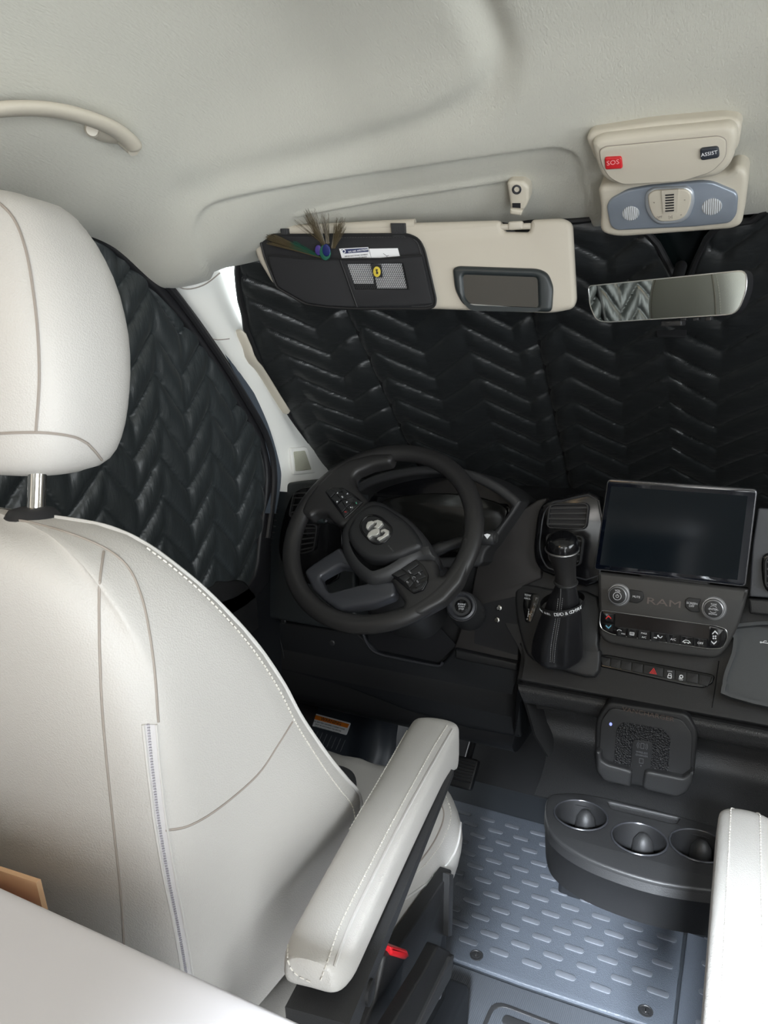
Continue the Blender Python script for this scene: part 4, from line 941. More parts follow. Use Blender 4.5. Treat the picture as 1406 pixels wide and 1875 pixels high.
b = M(); b.tube([FV.P(x, y, .0165) for x, y in z1([(642, 402), (900, 400), (1165, 378)], .0165)], .0016, 6); b.tube([FV.P(x, y, .0165) for x, y in z1([(645, 410), (752, 710)], .0165)], .0014, 6); link('pocket_hem', b, binding, pk2)
b = M(); A, B_, C_, D_ = [V(p) for p in win]
nd = 27
for k in range(1, nd+12):
    # diagonal threads clipped to the window
    s = k/nd
    pts = []
    for w in range(0, 25):
        u = s-w/24*.35; v = w/24
        if 0 <= u <= 1: p = A.lerp(B_, u).lerp(D_.lerp(C_, u), v); pts.append(FV.P(p.x, p.y, .0150))
    if len(pts) > 1: b.tube([pts[0], pts[-1]], .00050, 4)
for k in range(1, 14):
    v = k/14; p = A.lerp(D_, v); r = B_.lerp(C_, v); b.tube([FV.P(p.x, p.y, .0150), FV.P(r.x, r.y, .0150)], .00028, 4)
link('mesh_window', b, binding, pk2)
b = M(); b.prism(FV, z1([(838, 432), (905, 438), (915, 520), (858, 520)], .017), .0155, .0172); tb = link('logo_tab', b, neop, og)
a, d = z1([(878, 484)], .018)[0]; b = M(); b.prism(FV, circ(a, d, .0062, 24, .0080), .017, .0180, .0004); link('badge', b, yellow, tb)
b = M(); b.prism(FV, circ(a+.0005, d-.0016, .0019, 12, .0020), .0178, .0184)
for k, an in enumerate((-40, -12, 8, 28)):
    r = math.radians(90-an); b.tube([FV.P(a, d, .0182), FV.P(a+.0036*math.cos(r), d+.0044*math.sin(r), .0182)], .0004, 5)
link('hand_mark', b, blackp, tb)
b = stitches([FV.P(x, y, .0095) for x, y in smooth_poly(z1([(1120, 280), (1155, 340), (1225, 650), (1215, 700), (1100, 706)], .0095), 4)], .0035, .0006, .003)
link('stitching', b, mat('dark_thread', (.05, .05, .05), .6), og)
b = stitches([FV.P(x, y, .0095) for x, y in smooth_poly(z1([(640, 265), (800, 262), (1060, 262)], .0095), 4)], .0045, .0005, .003); link('stitching', b, MATS['dark_thread'], og)
for x0, x1, y0, y1 in ((965, 1055, 170, 260), (255, 300, 205, 260)):
    b = M(); q = z1([(x0, y0), (x1, y0), (x1+4, y1), (x0+8, y1)], .009); b.prism(FV, q, -.012, .0095, .002); link('strap', b, webb, og)
b = M(); a, d = z1([(600, 668)], .0148)[0]; text_m(FV, 'RUFFNECK', a, d, .0060, 0, .0147, sx=1.1, m=b) if False else None
# cards
cd = thing('phone_number_card', 'white card with navy header tucked in the organizer pocket, left of the blank card', 'card', FV.P(*z1([(735, 370)], .010)[0], .010))
b = M(); q = z1([(636, 335), (822, 325), (850, 420), (858, 560), (700, 560)], .0095); b.prism(FV, q, .0090, .0098); link('card', b, paper, cd)
b = M(); q = z1([(650, 340), (820, 330), (826, 355), (662, 368)], .010); b.prism(FV, q, .0097, .0101); link('header_band', b, navy, cd)
b = M(); a, d = z1([(752, 349)], .0103)[0]; text_m(FV, 'WE ARE AIRSTREAM', a+.002, d, .0039, 4, .0103, m=b); a, d = z1([(665, 353)], .0103)[0]; b.prism(FV, circ(a, d, .0032, 16), .010, .0103, holes=[circ(a, d, .0020, 12)]); link('header_lettering', b, white, cd)
b = M(); a, d = z1([(745, 379)], .010)[0]; text_m(FV, 'IMPORTANT PHONE NUMBERS', a, d, .0028, 2, .0100, m=b); a, d = z1([(755, 393)], .010)[0]; text_m(FV, 'Customer Care 877.596.6111', a, d, .0026, 2, .0100, m=b)
link('lettering', b, blackp, cd)
cd2 = thing('blank_card', 'plain white card tucked in the organizer pocket, right of the phone number card', 'card', FV.P(*z1([(935, 370)], .010)[0], .010))
b = M(); q = z1([(828, 335), (1012, 332), (1030, 400), (1070, 590), (880, 590), (850, 420)], .0102); b.prism(FV, q, .0092, .0099); link('card', b, paper, cd2)
b = M(); b.tube([FV.P(*z1([p], .0102)[0], .0102) for p in ((920, 366), (942, 382), (948, 398))], .0003, 4); b.tube([FV.P(*z1([p], .0102)[0], .0102) for p in ((942, 382), (955, 378))], .0003, 4); link('pen_mark', b, blackp, cd2)
# peacock feather
pf = thing('peacock_feather', 'peacock feather with blue green eye sticking out of the visor organizer', 'feather', FV.P(*z1([(550, 390)], .012)[0], .012))
barb1 = mat('feather_brown', (.09, .068, .035), .45, spec=.7); barb2 = mat('feather_green', (.02, .12, .08), .35, metal=.3); barb3 = mat('feather_blue', (.01, .02, .13), .3, metal=.3)
rb = random.Random(7)
def barbs(seedpts, spread, n, mt, name, r=.00042):
    b = M()
    for k in range(n):
        (x0, y0), (x1, y1) = seedpts
        jx, jy = rb.uniform(-1, 1)*spread, rb.uniform(-1, 1)*spread
        bend = rb.uniform(-25, 25)
        P = [(x0+rb.uniform(-6, 6), y0+rb.uniform(-5, 5)), ((x0+x1)/2+jx*.5+bend*.4, (y0+y1)/2+jy*.5), (x1+jx+bend*.2, y1+jy)]
        c = rb.uniform(.010, .022)
        pts = [FV.P(*z1([p], c)[0], .011+(c-.011)*i/8) for i, p in enumerate(smooth_poly(P, 5))]
        L = len(pts); b.tube(pts, [r*(1-.6*i/L) for i in range(L)], 4)
    link(name, b, mt, pf)
barbs(((540, 400), (200, 275)), 34, 130, barb1, 'barbs'); barbs(((520, 395), (340, 310)), 26, 60, barb2, 'green_barbs', .0003)
barbs(((540, 330), (450, 110)), 40, 50, barb1, 'barbs'); barbs(((555, 300), (545, 130)), 26, 30, barb1, 'barbs'); barbs(((590, 330), (645, 170)), 40, 70, barb1, 'barbs'); barbs(((520, 300), (360, 160)), 20, 8, barb1, 'barbs', .00025)
b = M(); b.prism(FV, circ(*z1([(545, 360)], .019)[0], .0095, 24, .012), .017, .0195, .001); link('green_eye_ring', b, barb2, pf)
b = M(); b.prism(FV, circ(*z1([(553, 345)], .020)[0], .0068, 24, .0095), .019, .0210, .001); link('blue_eye', b, barb3, pf)
b = M(); b.prism(FV, circ(*z1([(500, 345)], .019)[0], .006, 20, .008), .016, .0185, .001); link('purple_patch', b, mat('feather_purple', (.06, .04, .22), .35, metal=.3), pf)
# ================================================================== OVERHEAD CONSOLES
FO = Fr(aY(1215, 285, 1.075), -38, 0)
oc = thing('emergency_call_console', 'ivory overhead console with red SOS and black ASSIST buttons', 'console', FO.o)
z2 = lambda pts, c=0: FO.pp([(1040+x/3.84, 190+y/3.84) for x, y in pts], c)
b = M(); q = rnd(z2([(125, 240), (160, 195), (600, 130), (1100, 90), (1200, 110), (1222, 150), (1195, 320), (1100, 400), (300, 480), (190, 400)]), .012); b.prism(FO, q, -.05, .002, .006); link('base', b, trimw, oc)
b = M(); q = rnd(z2([(160, 270), (230, 232), (600, 190), (1130, 140), (1185, 165), (1195, 250), (1150, 430), (1050, 520), (700, 560), (330, 575), (240, 530), (190, 400)], .014), .012); b.prism(FO, q, -.03, .016, .010, 5); link('housing', b, trimw, oc)
q = rnd(z2([(220, 330), (260, 305), (1060, 230), (1110, 255), (1108, 380), (1010, 480), (800, 545), (380, 568), (290, 520), (235, 430)], .018), .008)
b = M(); b.prism(FO, q, .010, .0185, .001); link('faceplate', b, trimw, oc)
b = M(); b.tube([FO.P(x, y, .0165) for x, y in q], .0008, 5, closed=True); link('faceplate_gap', b, seamm, oc)
b = M(); b.prism(FO, rnd(z2([(256, 378), (375, 372), (384, 455), (262, 463)], .021), .003), .016, .0225, .002); sb_ = link('sos_button', b, red, oc)
b = M(); a, d = z2([(315, 415)], .0228)[0]; text_m(FO, 'SOS', a, d, .0085, 2, .0227, m=b, sx=1.1); link('lettering', b, mat('pink_print', (.8, .35, .35), .5), sb_)
b = M(); b.prism(FO, rnd(z2([(925, 315), (1058, 300), (1066, 378), (932, 400)], .021), .004), .016, .0225, .002); ab_ = link('assist_button', b, mat('dark_slate_plastic', (.025, .03, .04), .4), oc)
b = M(); a, d = z2([(992, 352)], .0228)[0]; text_m(FO, 'ASSIST', a, d, .0062, 5, .0227, m=b, sx=1.05); link('lettering', b, white, ab_)
FD = Fr(aY(1235, 370, 1.135), -38, 0)
dl = thing('dome_light_console', 'ivory overhead map light console with grey panel and two round lenses', 'lamp', FD.o)
z2 = lambda pts, c=0: FD.pp([(1040+x/3.84, 190+y/3.84) for x, y in pts], c)
b = M(); q = rnd(z2([(212, 600), (240, 565), (1130, 480), (1180, 430), (1240, 440), (1268, 490), (1250, 700), (1220, 850), (1150, 880), (350, 938), (220, 905), (235, 760)]), .014); b.prism(FD, q, -.05, .004, .008, 4); link('housing', b, trimw, dl)
q = rnd(z2([(268, 720), (300, 670), (420, 605), (560, 580), (940, 545), (1020, 552), (1180, 620), (1195, 660), (1185, 780), (1140, 840), (900, 865), (340, 892), (295, 860)], .008), .006)
b = M(); b.prism(FD, q, .0, .009, .003); link('grey_panel', b, silverpl, dl)
q = rnd(z2([(540, 640), (580, 600), (840, 585), (880, 620), (890, 700), (850, 810), (780, 848), (640, 858), (580, 820), (540, 740)], .014), .010)
b = M(); b.prism(FD, q, .005, .014, .004); link('switch_bezel', b, mat('bright_silver_plastic', (.55, .58, .62), .3, metal=.5), dl)
q = rnd(z2([(560, 640), (600, 612), (830, 600), (868, 640), (860, 720), (820, 800), (760, 825), (650, 832), (600, 800), (565, 720)], .016), .008)
b = M(); b.prism(FD, q, .010, .0165, .002); swp = link('switch_plate', b, trimw, dl)
b = M(); b.prism(FD, z2([(655, 608), (775, 600), (765, 762), (670, 770)], .017), .015, .0180); sl_ = link('vent_slat_panel', b, visorm, swp)
b = M()
for k in range(7):
    y = 640+k*18.5; b.prism(FD, z2([(682, y), (745, y-5), (744, y+4), (684, y+9)], .0185), .0175, .0186)
link('slots', b, rubber, sl_)
b = M()
for x, y, s in ((605, 700, '*'), (820, 682, '*'), (640, 800, 'OFF'), (720, 797, '[o]'), (795, 786, '*')): a, d = z2([(x, y)], .0168)[0]; text_m(FD, s, a, d, .0045, 4, .0167, m=b)
link('symbols', b, seamm, swp)
for x, y, rx, ry in ((440, 772, .0115, .0105), (1010, 725, .0125, .0115)):
    a, d = z2([(x, y)], .0095)[0]; b = M(); b.prism(FD, circ(a, d, rx*1.0, 36, ry), .006, .0105, .0015); link('lamp_lens', b, lamp, dl)
# ================================================================== REAR VIEW MIRROR
rv = thing('rearview_mirror', 'frameless rectangular rearview mirror hanging at the windshield centre', 'mirror', aY(1222, 545, 1.16))
FR = Fr(aY(1222, 542, 1.13), -5, -17.3)
q = rnd(FR.pp([(1077, 524), (1366, 495), (1367, 530), (1349, 575), (1110, 590), (1092, 586), (1080, 560)]), [.006, .010, .02, .012, .01, .008, .01])
b = M(); b.prism(FR, offset(q if area2(q) > 0 else q[::-1], -.0012), -.022, .0, .002); link('housing', b, rubber, rv)
b = M(); b.tube([FR.P(x, y, .0) for x, y in q], .0011, 6, closed=True); link('glass_edge', b, steel, rv)
b = M(); b.prism(FR, q, -.001, .0006); link('glass', b, mirror, rv)
b = M(); b.tube([FR.P(0, 0, -.02), V((-.003, 1.20, 1.31)), V((-.003, 1.29, 1.36))], .009, 12); link('stem', b, dark, rv)
b = M(); b.box(FR.P(*FR.px(1232, 592, -.012), -.012), (.030, .008, .014), .002, FR)
for x in (1252, 1275, 1298): b.box(FR.P(*FR.px(x, 583, -.008), -.008), (.008, .006, .008), .001, FR)
link('buttons', b, dark2, rv)
# ================================================================== GRAB HANDLE
gh = thing('grab_handle', 'curved ivory grab handle on the headliner above the driver door', 'handle', aX(120, 210, -.66))
hp = drape(ceilb, [(228, 244), (215, 226), (180, 202), (120, 180), (60, 168), (-10, 166), (-60, 172)], .030, 5)
n = len(hp); offs = [.012]+[.03]*(n-1)
b = M(); b.sweep(hp, [(x*1.25, y*.8) for x, y in circ(0, 0, .0095, 16)], scale=[.6]+[.9]+[1]*(n-2)); link('bar', b, trimw, gh)
fp0 = drape(ceilb, [(225, 243)], 0, 1)[0]; 
b = M(); P = drape(ceilb, [(165, 225), (185, 240), (215, 245), (232, 236)], .004, 4); b.sweep([P[0]]+P, [(x*1.6, y*1.0) for x, y in circ(0, 0, .009, 14)], scale=[.4]+[.8]+[1]*(len(P)-2)+[.6] if len(P) > 2 else None); link('mount', b, trimw, gh)
b = M(); P2 = drape(ceilb, [(162, 228)], .010, 1)[0]; b.lathe(P2, CAM-P2, [(.009, 0), (.007, .004), (.0001, .004)], 14); link('screw_cap', b, trimw, gh)
b = M(); b.tube([hp[0], drape(ceilb, [(218, 246)], .002, 1)[0]], .010, 14); link('end_foot', b, trimw, gh)
# ================================================================== SEATS
def build_seat(cx, sx, name, label, driver=True):
    """cx = seat centre, sx = +1 driver (inner side to the right), -1 passenger"""
    root = thing(name, label, 'seat', (cx, .8, 0))
    S = lambda x, y, z: V((cx+sx*(x+.49), y, z))    # driver seat coordinates mirrored about its centre
    def build(nm, m, mt, par=root, ang=38):
        if sx < 0 or cx != -.49:
            m.v = [tuple(S(*p)) for p in m.v]
        return link(nm, m, mt, par, ang=ang)
    # backrest rings by height
    HW = [(.56, .205), (.62, .222), (.75, .232), (.85, .232), (.95, .222), (1.0, .208), (1.04, .185), (1.065, .155), (1.078, .11), (1.084, .04)]
    YR = [(.56, .445), (.70, .405), (.85, .388), (1.0, .368), (1.05, .362), (1.072, .372), (1.084, .400)]
    YFs = [(.56, .645), (.60, .70), (.68, .735), (.77, .663), (.85, .601), (.92, .560), (1.0, .502), (1.045, .468), (1.072, .445), (1.084, .415)]
    R = []
    zs = [.56, .565, .58, .60, .63, .66, .70, .74, .78, .82, .86, .90, .94, .97, 1.0, 1.02, 1.04, 1.055, 1.066, 1.074, 1.080, 1.084]
    for z in zs:
        w = sinterp(HW, z); yr = sinterp(YR, z); yf = sinterp(YFs, z); yc = yf-.045*sstep((1.05-z)/.1)*1.6
        ring = []
        rc = min(.035, (yf-yr)*.35)
        pts = [(-w, lerp(yr, yf, .5)), (-w+.004, lerp(yr, yf, .25)), (-w+.012, yr+rc*.7), (-w+.035, yr+.006), (-w*.55, yr-.004), (0, yr-.008), (w*.55, yr-.004), (w-.035, yr+.006), (w-.012, yr+rc*.7), (w-.004, lerp(yr, yf, .25)), (w, lerp(yr, yf, .5)),
               (w+.0, lerp(yr, yf, .85)), (w-.012, yf-.004), (w-.04, yf-.002), (w-.075, lerp(yf, yc, .5)), (w-.10, yc), (0, yc+.004), (-w+.10, yc), (-w+.075, lerp(yf, yc, .5)), (-w+.04, yf-.002), (-w+.012, yf-.004), (-w, lerp(yr, yf, .85))]
        for x, y in smooth_poly(pts, 3, True): ring.append(V((-.49+x, y, z)))
        R.append(ring)
    bk = M().rings(R); bb = bk.bvh()
    seams = []
    if driver:
        seams = [('seam', [(190, 1010), (182, 1080), (183, 1200), (190, 1330), (207, 1500), (222, 1640), (228, 1740)]),
                 ('seam', [(10, 948), (60, 958), (130, 978), (195, 1006), (235, 1040), (258, 1090), (272, 1150), (283, 1230), (290, 1322)]),
                 ('seam', [(303, 1520), (345, 1512), (400, 1480), (470, 1420), (510, 1362), (535, 1322)])]
    b_ = build('backrest', bk, leather, ang=75)
    if driver:
        for nm, pts in seams:
            P = drape(bb, pts, .0002, 6); m = M(); m.tube(P, .0011, 6); link(nm, m, seamm, root)
        zz = [lerp(.60, 1.058, k/50) for k in range(51)]
        ok_ = [r_ for r_ in R if .60 <= r_[0].z <= 1.06]
        P = [V(p) for p in smooth_poly([tuple(r_[35]) for r_ in R if .60 <= r_[0].z <= 1.082], 4)]
        m = M(); m.tube(P, .0024, 8); link('piping', m, leatherf, root)
        P = [V(p)+V((.0006, 0, 0)) for p in smooth_poly([tuple(r_[33].lerp(r_[34], .4)) for r_ in ok_], 4)]
        link('stitching', stitches(P, .0055, .0008, .0036), thread, root)
        zl = drape(bb, [(262, 1326), (270, 1400), (283, 1500), (302, 1610), (324, 1720), (342, 1830)], .0008, 6)
        zr = drape(bb, [(286, 1326), (292, 1400), (304, 1500), (322, 1610), (342, 1720), (360, 1830)], .0008, 6)
        m = M(); m.rings([[p, p.lerp(q_, .33), p.lerp(q_, .66), q_] for p, q_ in zip(zl, zr)], closed=False); zp = link('zipper', m, mat('zipper_tape', (.54, .52, .52), .6), root)
        link('zipper_teeth', stitches([p.lerp(q_, .42)+V((0, -.0006, 0)) for p, q_ in zip(zl, zr)], .0024, .0012, .0012), mat('zipper_teeth_grey', (.38, .37, .41), .5), zp)
        m = M(); m.tube(zl, .0014, 6); link('seam', m, leatherf, root)
        m = M(); m.tube(zr, .0010, 6); link('seam', m, leatherf, root)
    # headrest
    HR = []
    hz = [(1.112, .080, .034), (1.118, .098, .050), (1.135, .112, .060), (1.17, .121, .066), (1.22, .123, .068), (1.265, .114, .064), (1.295, .100, .058), (1.32, .082, .050), (1.34, .058, .038), (1.35, .025, .02)]
    for z in [lerp(1.112, 1.35, (1-math.cos(PI*k/22))/2) for k in range(23)]:
        w = sinterp([(a, p) for a, p, q in hz], z); d = sinterp([(a, q) for a, p, q in hz], z)
        yc = .452+(z-1.12)*.06
        HR.append([V((-.49+w*math.copysign(abs(math.cos(t))**.62, math.cos(t)), yc+d*math.copysign(abs(math.sin(t))**.72, math.sin(t)), z)) for t in [2*PI*k/48 for k in range(48)]])
    hm = M().rings(HR); hb = hm.bvh(); hr = build('headrest', hm, leather, ang=75)
    for k_ in (7, 17):
        m = M(); m.tube([V(r_[k_]) for r_ in HR[3:-3]], .0016, 6); build('front_seam', m, seamm, hr)
    build('front_stitching', stitches([V(r_[6])+V((0, .0005, 0)) for r_ in HR[3:-3]], .006, .0008, .0038), thread, hr)
    if driver:
        P = drape(hb, [(-15, 360), (25, 400), (48, 460), (62, 540), (70, 620), (72, 700), (66, 790)], .0002, 6); m = M(); m.tube(P, .0013, 6); link('seam', m, seamm, hr)
        P = drape(hb, [(-20, 795), (40, 792), (90, 793), (135, 800), (160, 812)], .0002, 6); m = M(); m.tube(P, .0013, 6) if len(P) > 1 else None; link('seam', m, seamm, hr) if m.v else None
        P = drape(hb, [(160, 812), (175, 828), (186, 842)], .0004, 4); m = M(); m.tube(P, .0012, 6) if len(P) > 1 else None; link('seam', m, seamm, hr) if m.v else None
    else:
        pass
    for dx in (-.072, .072):
        m = M(); m.lathe((-.49+dx, .420, 1.07), (.0, .15, 1), [(.0075, 0), (.0075, .09)], 20); build('headrest_post', m, chrome)
        m = M(); m.lathe((-.49+dx, .418, 1.076), (0, 0, 1), [(.022, 0), (.022, .004), (.018, .009), (.010, .011), (.008, .011)], 28); build('post_collar', m, rubber)
    # cushion
    R = []
    for k in range(31):
        t = k/30; y = lerp(.56, 1.145, t)
        e = 1-max(0, (t-.70)/.30)**2.2*.5 ; e2 = 1-max(0, (.1-t)/.1)*.1
        w = .254*e*e2*(1-.03*math.sin(PI*t)); top = .492+.008*math.sin(PI*t)-.035*max(0, (t-.93)/.07)**2; bl = .032*(1-max(0, (t-.75)/.25))*(min(1, t*6)); bt = .385+.05*max(0, (t-.9)/.1)
        pts = [(-w, lerp(bt, top, .4)), (-w+.012, bt+.01), (-w+.05, bt-.01), (0, bt-.01), (w-.05, bt-.01), (w-.012, bt+.01), (w, lerp(bt, top, .4)), (w+.002, lerp(bt, top, .75)), (w-.022, top+bl), (w-.065, top+bl*.9), (w-.095, top+.002), (w-.13, top), (0, top+.004), (-w+.13, top), (-w+.095, top+.002), (-w+.065, top+bl*.9), (-w+.022, top+bl), (-w-.002, lerp(bt, top, .75))]
        R.append([V((-.49+x, y, z)) for x, z in smooth_poly(pts, 3, True)])
    cm = M().rings(R); cb = cm.bvh(); build('cushion', cm, leather, ang=75)
    if driver:
        P = drape(cb, [(834, 1455), (843, 1500), (832, 1560), (790, 1610), (720, 1660)], .0008, 8)
        if len(P) > 2: m = M(); m.tube(P, .0018, 8); link('piping', m, leatherf, root)
        P = drape(cb, [(800, 1455), (812, 1490), (800, 1530), (770, 1575), (738, 1600)], .0006, 8)
        if len(P) > 2: m = M(); m.tube(P, .0012, 8); link('seam', m, seamm, root)
        P = drape(cb, [(812, 1450), (825, 1490), (812, 1535), (780, 1580), (745, 1612)], .0006, 8)
        if len(P) > 2: link('stitching', stitches(P, .0055, .0007, .0034), thread, root)
    # base
    m = M(); m.box((-.49, .86, .24), (.40, .46, .30), .02); m.box((-.49, .86, .05), (.46, .52, .10), .01); build('pedestal', m, darkn)
    F2 = FrX(-.226); m = M(); q = F2.pp([(823, 1590), (819, 1712), (806, 1712), (800, 1745), (775, 1745), (770, 1765), (735, 1830), (720, 1900), (600, 1900), (640, 1812), (725, 1733)])
    m.prism(F2, rnd(q, .004), -.014, .004, .003); sc_ = build('side_cover', m, dark)
    m = M(); q = F2.pp([(818, 1600), (826, 1600), (823, 1712), (816, 1714)], .008); m.prism(F2, q, .002, .012, .001); build('side_rib', m, dark2, sc_)
    # armrest
    def arm(x0, y0, x1, y1, zt, nm='armrest'):
        R = []; A = V((x0, y0, zt)); B = V((x1, y1, zt)); d = (B-A); L = d.length; d.normalize(); r = V((d.y, -d.x, 0))
        for k in range(41):
            t = .5-.5*math.cos(PI*k/40); p = A+(B-A)*t; w = lerp(.030, .0335, t) if driver else .029; h = lerp(.036, .050, t)+.026*math.exp(-((1-t)/.12)**2)
            e = 1
            if t < .08: e = .60+.40*math.sqrt(max(0, 1-((.08-t)/.08)**2))
            if t > .95: e = .55+.45*math.sqrt(max(0, 1-((t-.95)/.05)**2))
            top = .004*math.sin(PI*t)-.012*max(0, (t-.93)/.07)**2
            pts = [(-w, -.02), (-w+.002, -.006), (-w+.012, 0), (0, .002), (w-.012, 0), (w-.002, -.006), (w, -.02), (w, -h*.8), (w-.006, -h), (0, -h), (-w+.006, -h), (-w, -h*.8)]
            R.append([p+r*(x*e)+V((0, 0, top+(z if z > -.01 else z*e))) for x, z in smooth_poly(pts, 3, True)])
        m = M().rings(R); ab = m.bvh(); st_ = [[V(r_[k_])+V((0, 0, .0006)) for r_ in R[2:-2]] for k_ in (7, 12)]; a_ = build(nm, m, leather, ang=75)
        if not driver:
            for q_ in st_: build('stitching', stitches(q_, .0058, .0007, .0036), thread, a_)
        return a_, ab, A, B, r
    aobj, ab, A, B, r = arm(-.172, .448, -.247, .915, .722) if driver else arm(-.197, .40, -.194, .862, .722)
    if driver:
        for pts in ([(536, 1700), (524, 1730), (528, 1765), (560, 1795)], ):
            pass
        P = drape(ab, [(755, 1322), (700, 1418), (640, 1520), (580, 1620), (535, 1705), (528, 1735), (530, 1765), (545, 1785), (575, 1800)], .0006, 8); link('stitching', stitches(P, .0058, .0007, .0036), thread, aobj)
        P = drape(ab, [(818, 1330), (790, 1375), (735, 1475), (680, 1580), (625, 1690), (600, 1760), (585, 1800)], .0006, 8); link('stitching', stitches(P, .0058, .0007, .0036), thread, aobj)
        P = drape(ab, [(828, 1336), (800, 1385), (745, 1485), (690, 1592), (640, 1695), (612, 1770)], .0004, 8); m = M(); m.tube(P, .0014, 6); link('seam', m, leatherf, aobj)
    m = M(); R = []
    for k in range(15):
        t = k/14; p = A+(B-A)*lerp(-.01, .86, t); hh = lerp(.014, .003, t)+.012*math.exp(-(t/.1)**2)
        R.append([p+r*.031+V((0, 0, -.045)), p+r*.0365+V((0, 0, -.046)), p+r*.0365+V((0, 0, -.050-hh)), p+r*(-.018)+V((0, 0, -.050-hh)), p-r*.020+V((0, 0, -.045))])
    if driver: m.rings(R); build('armrest_bracket', m, dark2, aobj)
    if not driver: pass
    m = M(); m.lathe(A+(B-A)*.10+r*.036+V((0, 0, -.062)), r, [(.011, -.004), (.011, .003), (.008, .004), (.0001, .004)], 20)
    if driver: build('hinge_cap', m, dark, aobj)
    # outer armrest
    mm = M(); x0 = -.755
    R = []
    for k in range(19):
        t = k/18; y = lerp(.47, .90, t); w = .030*(1 if t < .93 else math.sqrt(max(.05, 1-((t-.93)/.075)**2)))
        pts = [(-w, -.02), (-w+.01, 0), (w-.01, 0), (w, -.02), (w-.004, -.05), (-w+.004, -.05)]
        R.append([V((x0+x, y, .722+z)) for x, z in smooth_poly(pts, 3, True)])
    mm.rings(R); build('armrest', mm, leather, ang=75)
    # recliner tube and buckle
    m = M(); m.tube([V((-.255, .43, .62)), V((-.225, .40, .57)), V((-.215, .39, .50)), V((-.215, .42, .40))], .014, 14); build('recliner_tube', m, gloss)
    m = M(); m.tube([V((-.195, .42, .66)), V((-.19, .40, .55)), V((-.19, .44, .40))], .010, 12); build('recliner_lever', m, chrome)
    return root, bb, ab
ds, bb, ab = build_seat(-.49, 1, 'driver_seat', 'light grey leather driver seat with headrest and folded down armrest, seen from behind')
ps, _, _ = build_seat(.445, -1, 'passenger_seat', 'light grey leather passenger seat whose armrest shows at the right edge', driver=False)
# seat belt buckle
bk = thing('seat_belt_buckle', 'black seat belt buckle stalk with red release button beside the driver seat', 'seat belt buckle', aX(715, 1860, -.19))
F2 = FrX(-.185)
b = M(); b.prism(F2, rnd(F2.pp([(705, 1752), (715, 1740), (746, 1748), (742, 1760), (722, 1900), (660, 1900), (690, 1830)]), .004), -.028, .0, .005); link('stalk', b, dark, bk)
b = M(); b.prism(F2, rnd(F2.pp([(716, 1733), (746, 1740), (749, 1750), (742, 1758), (716, 1750)], .002), .003), -.026, .003, .003); link('release_button', b, mat('bright_red_plastic', (.75, .02, .03), .35), bk)
F2 = FrX(-.15)
rl = thing('seat_slide_rail', 'black slotted steel bracket standing beside the red seat belt buckle', 'bracket', aX(800, 1850, -.15))
b = M(); b.prism(F2, rnd(F2.pp([(803, 1731), (827, 1744), (826, 1788), (768, 1900), (705, 1900), (780, 1775)]), .004), -.014, .0, .003); link('bar', b, dark, rl)
b = M(); b.prism(F2, rnd(F2.pp([(806, 1812), (812, 1808), (807, 1828), (802, 1832)], .001), .001), -.001, .001); link('slot', b, steel, rl)
b = M(); b.prism(F2, rnd(F2.pp([(826, 1752), (832, 1748), (826, 1790), (780, 1875), (765, 1880)], .004), .002), .0, .004, .001); link('flange', b, dark2, rl)
# webbing peeking over the cushion
sbw = thing('seat_belt', 'dark woven seat belt strap lying on the driver cushion behind the backrest edge', 'seat belt', aZ(632, 1440, .50))
b = M(); P = [aZ(x, y, z) for x, y, z in ((600, 1410, .515), (622, 1414, .515), (636, 1424, .512), (638, 1445, .505), (625, 1475, .50))]
b.sweep(smooth_poly(P, 4), [(-.013, -.001), (.013, -.001), (.013, .001), (-.013, .001)], up=(0, -.3, 1)); link('strap', b, webb, sbw)
# ================================================================== FLOOR MATS, PEDAL, STEP
fm = thing('floor_hatch_panel', 'slate rubber floor panel with rows of raised lozenges in front of the driver seat', 'floor panel', (-.1, 1.5, 0))
b = M(); b.prism(FrZ(0), rnd([(-.75, 1.255), (-.2, 1.26), (.078, 1.272), (.072, 1.80), (-.75, 1.80)], .01), 0, .007, .003); link('panel', b, floorm, fm)
b = M()
for i in range(-14, 6):
    for j in range(0, 14):
        x = -.059+i*.0685+(.034 if j % 2 else 0); y = 1.3165+j*.0395
        if x < -.72 or x > .048 or y > 1.77: continue
        if min((V((x, y))-V(p)).length for p in ((-.302, 1.289), (.030, 1.303), (.040, 1.57))) < .036: continue
        b.prism(FrZ(0), rect(x, y, .041, .0155, .0077, 4), .006, .0092, .0012, 2)
o = link('raised_lozenges', b, pillm, fm)
for x, y in ((-.305, 1.287), (.028, 1.300), (.041, 1.565)):
    b = M(); b.lathe((x, y, .007), (0, 0, 1), [(.014, 0), (.014, .0015), (.0125, .0018), (.0115, .0004), (.0075, .0004), (.0075, .0014), (.006, .0016), (.0001, .0016)], 32); f_ = link('fastener', b, dark2, fm)
    b = M(); b.box((x, y, .0092), (.0022, .009, .001), .0003); link('slot', b, steel, f_)
fm2 = thing('floor_panel_right', 'second lozenge floor panel to the right of the seam, under the cup holders', 'floor panel', (.4, 1.5, 0))
fm2.name = 'floor_panel'
b = M(); b.prism(FrZ(0), rnd([(.084, 1.10), (.80, 1.10), (.80, 1.80), (.080, 1.80)], .01), 0, .007, .003); link('panel', b, floorm, fm2)
b = M()
for i in range(0, 9):
    for j in range(0, 14):
        x = .135+i*.0685+(.034 if j % 2 else 0); y = 1.1585+j*.0395
        if x > .77 or y > 1.77: continue
        b.prism(FrZ(0), rect(x, y, .041, .0155, .0077, 4), .006, .0092, .0012, 2)
link('raised_lozenges', b, pillm, fm2)
nm_ = thing('rubber_floor_mat', 'dark ribbed rubber mat at the bottom between the two seats', 'floor mat', (-.1, 1.0, 0))
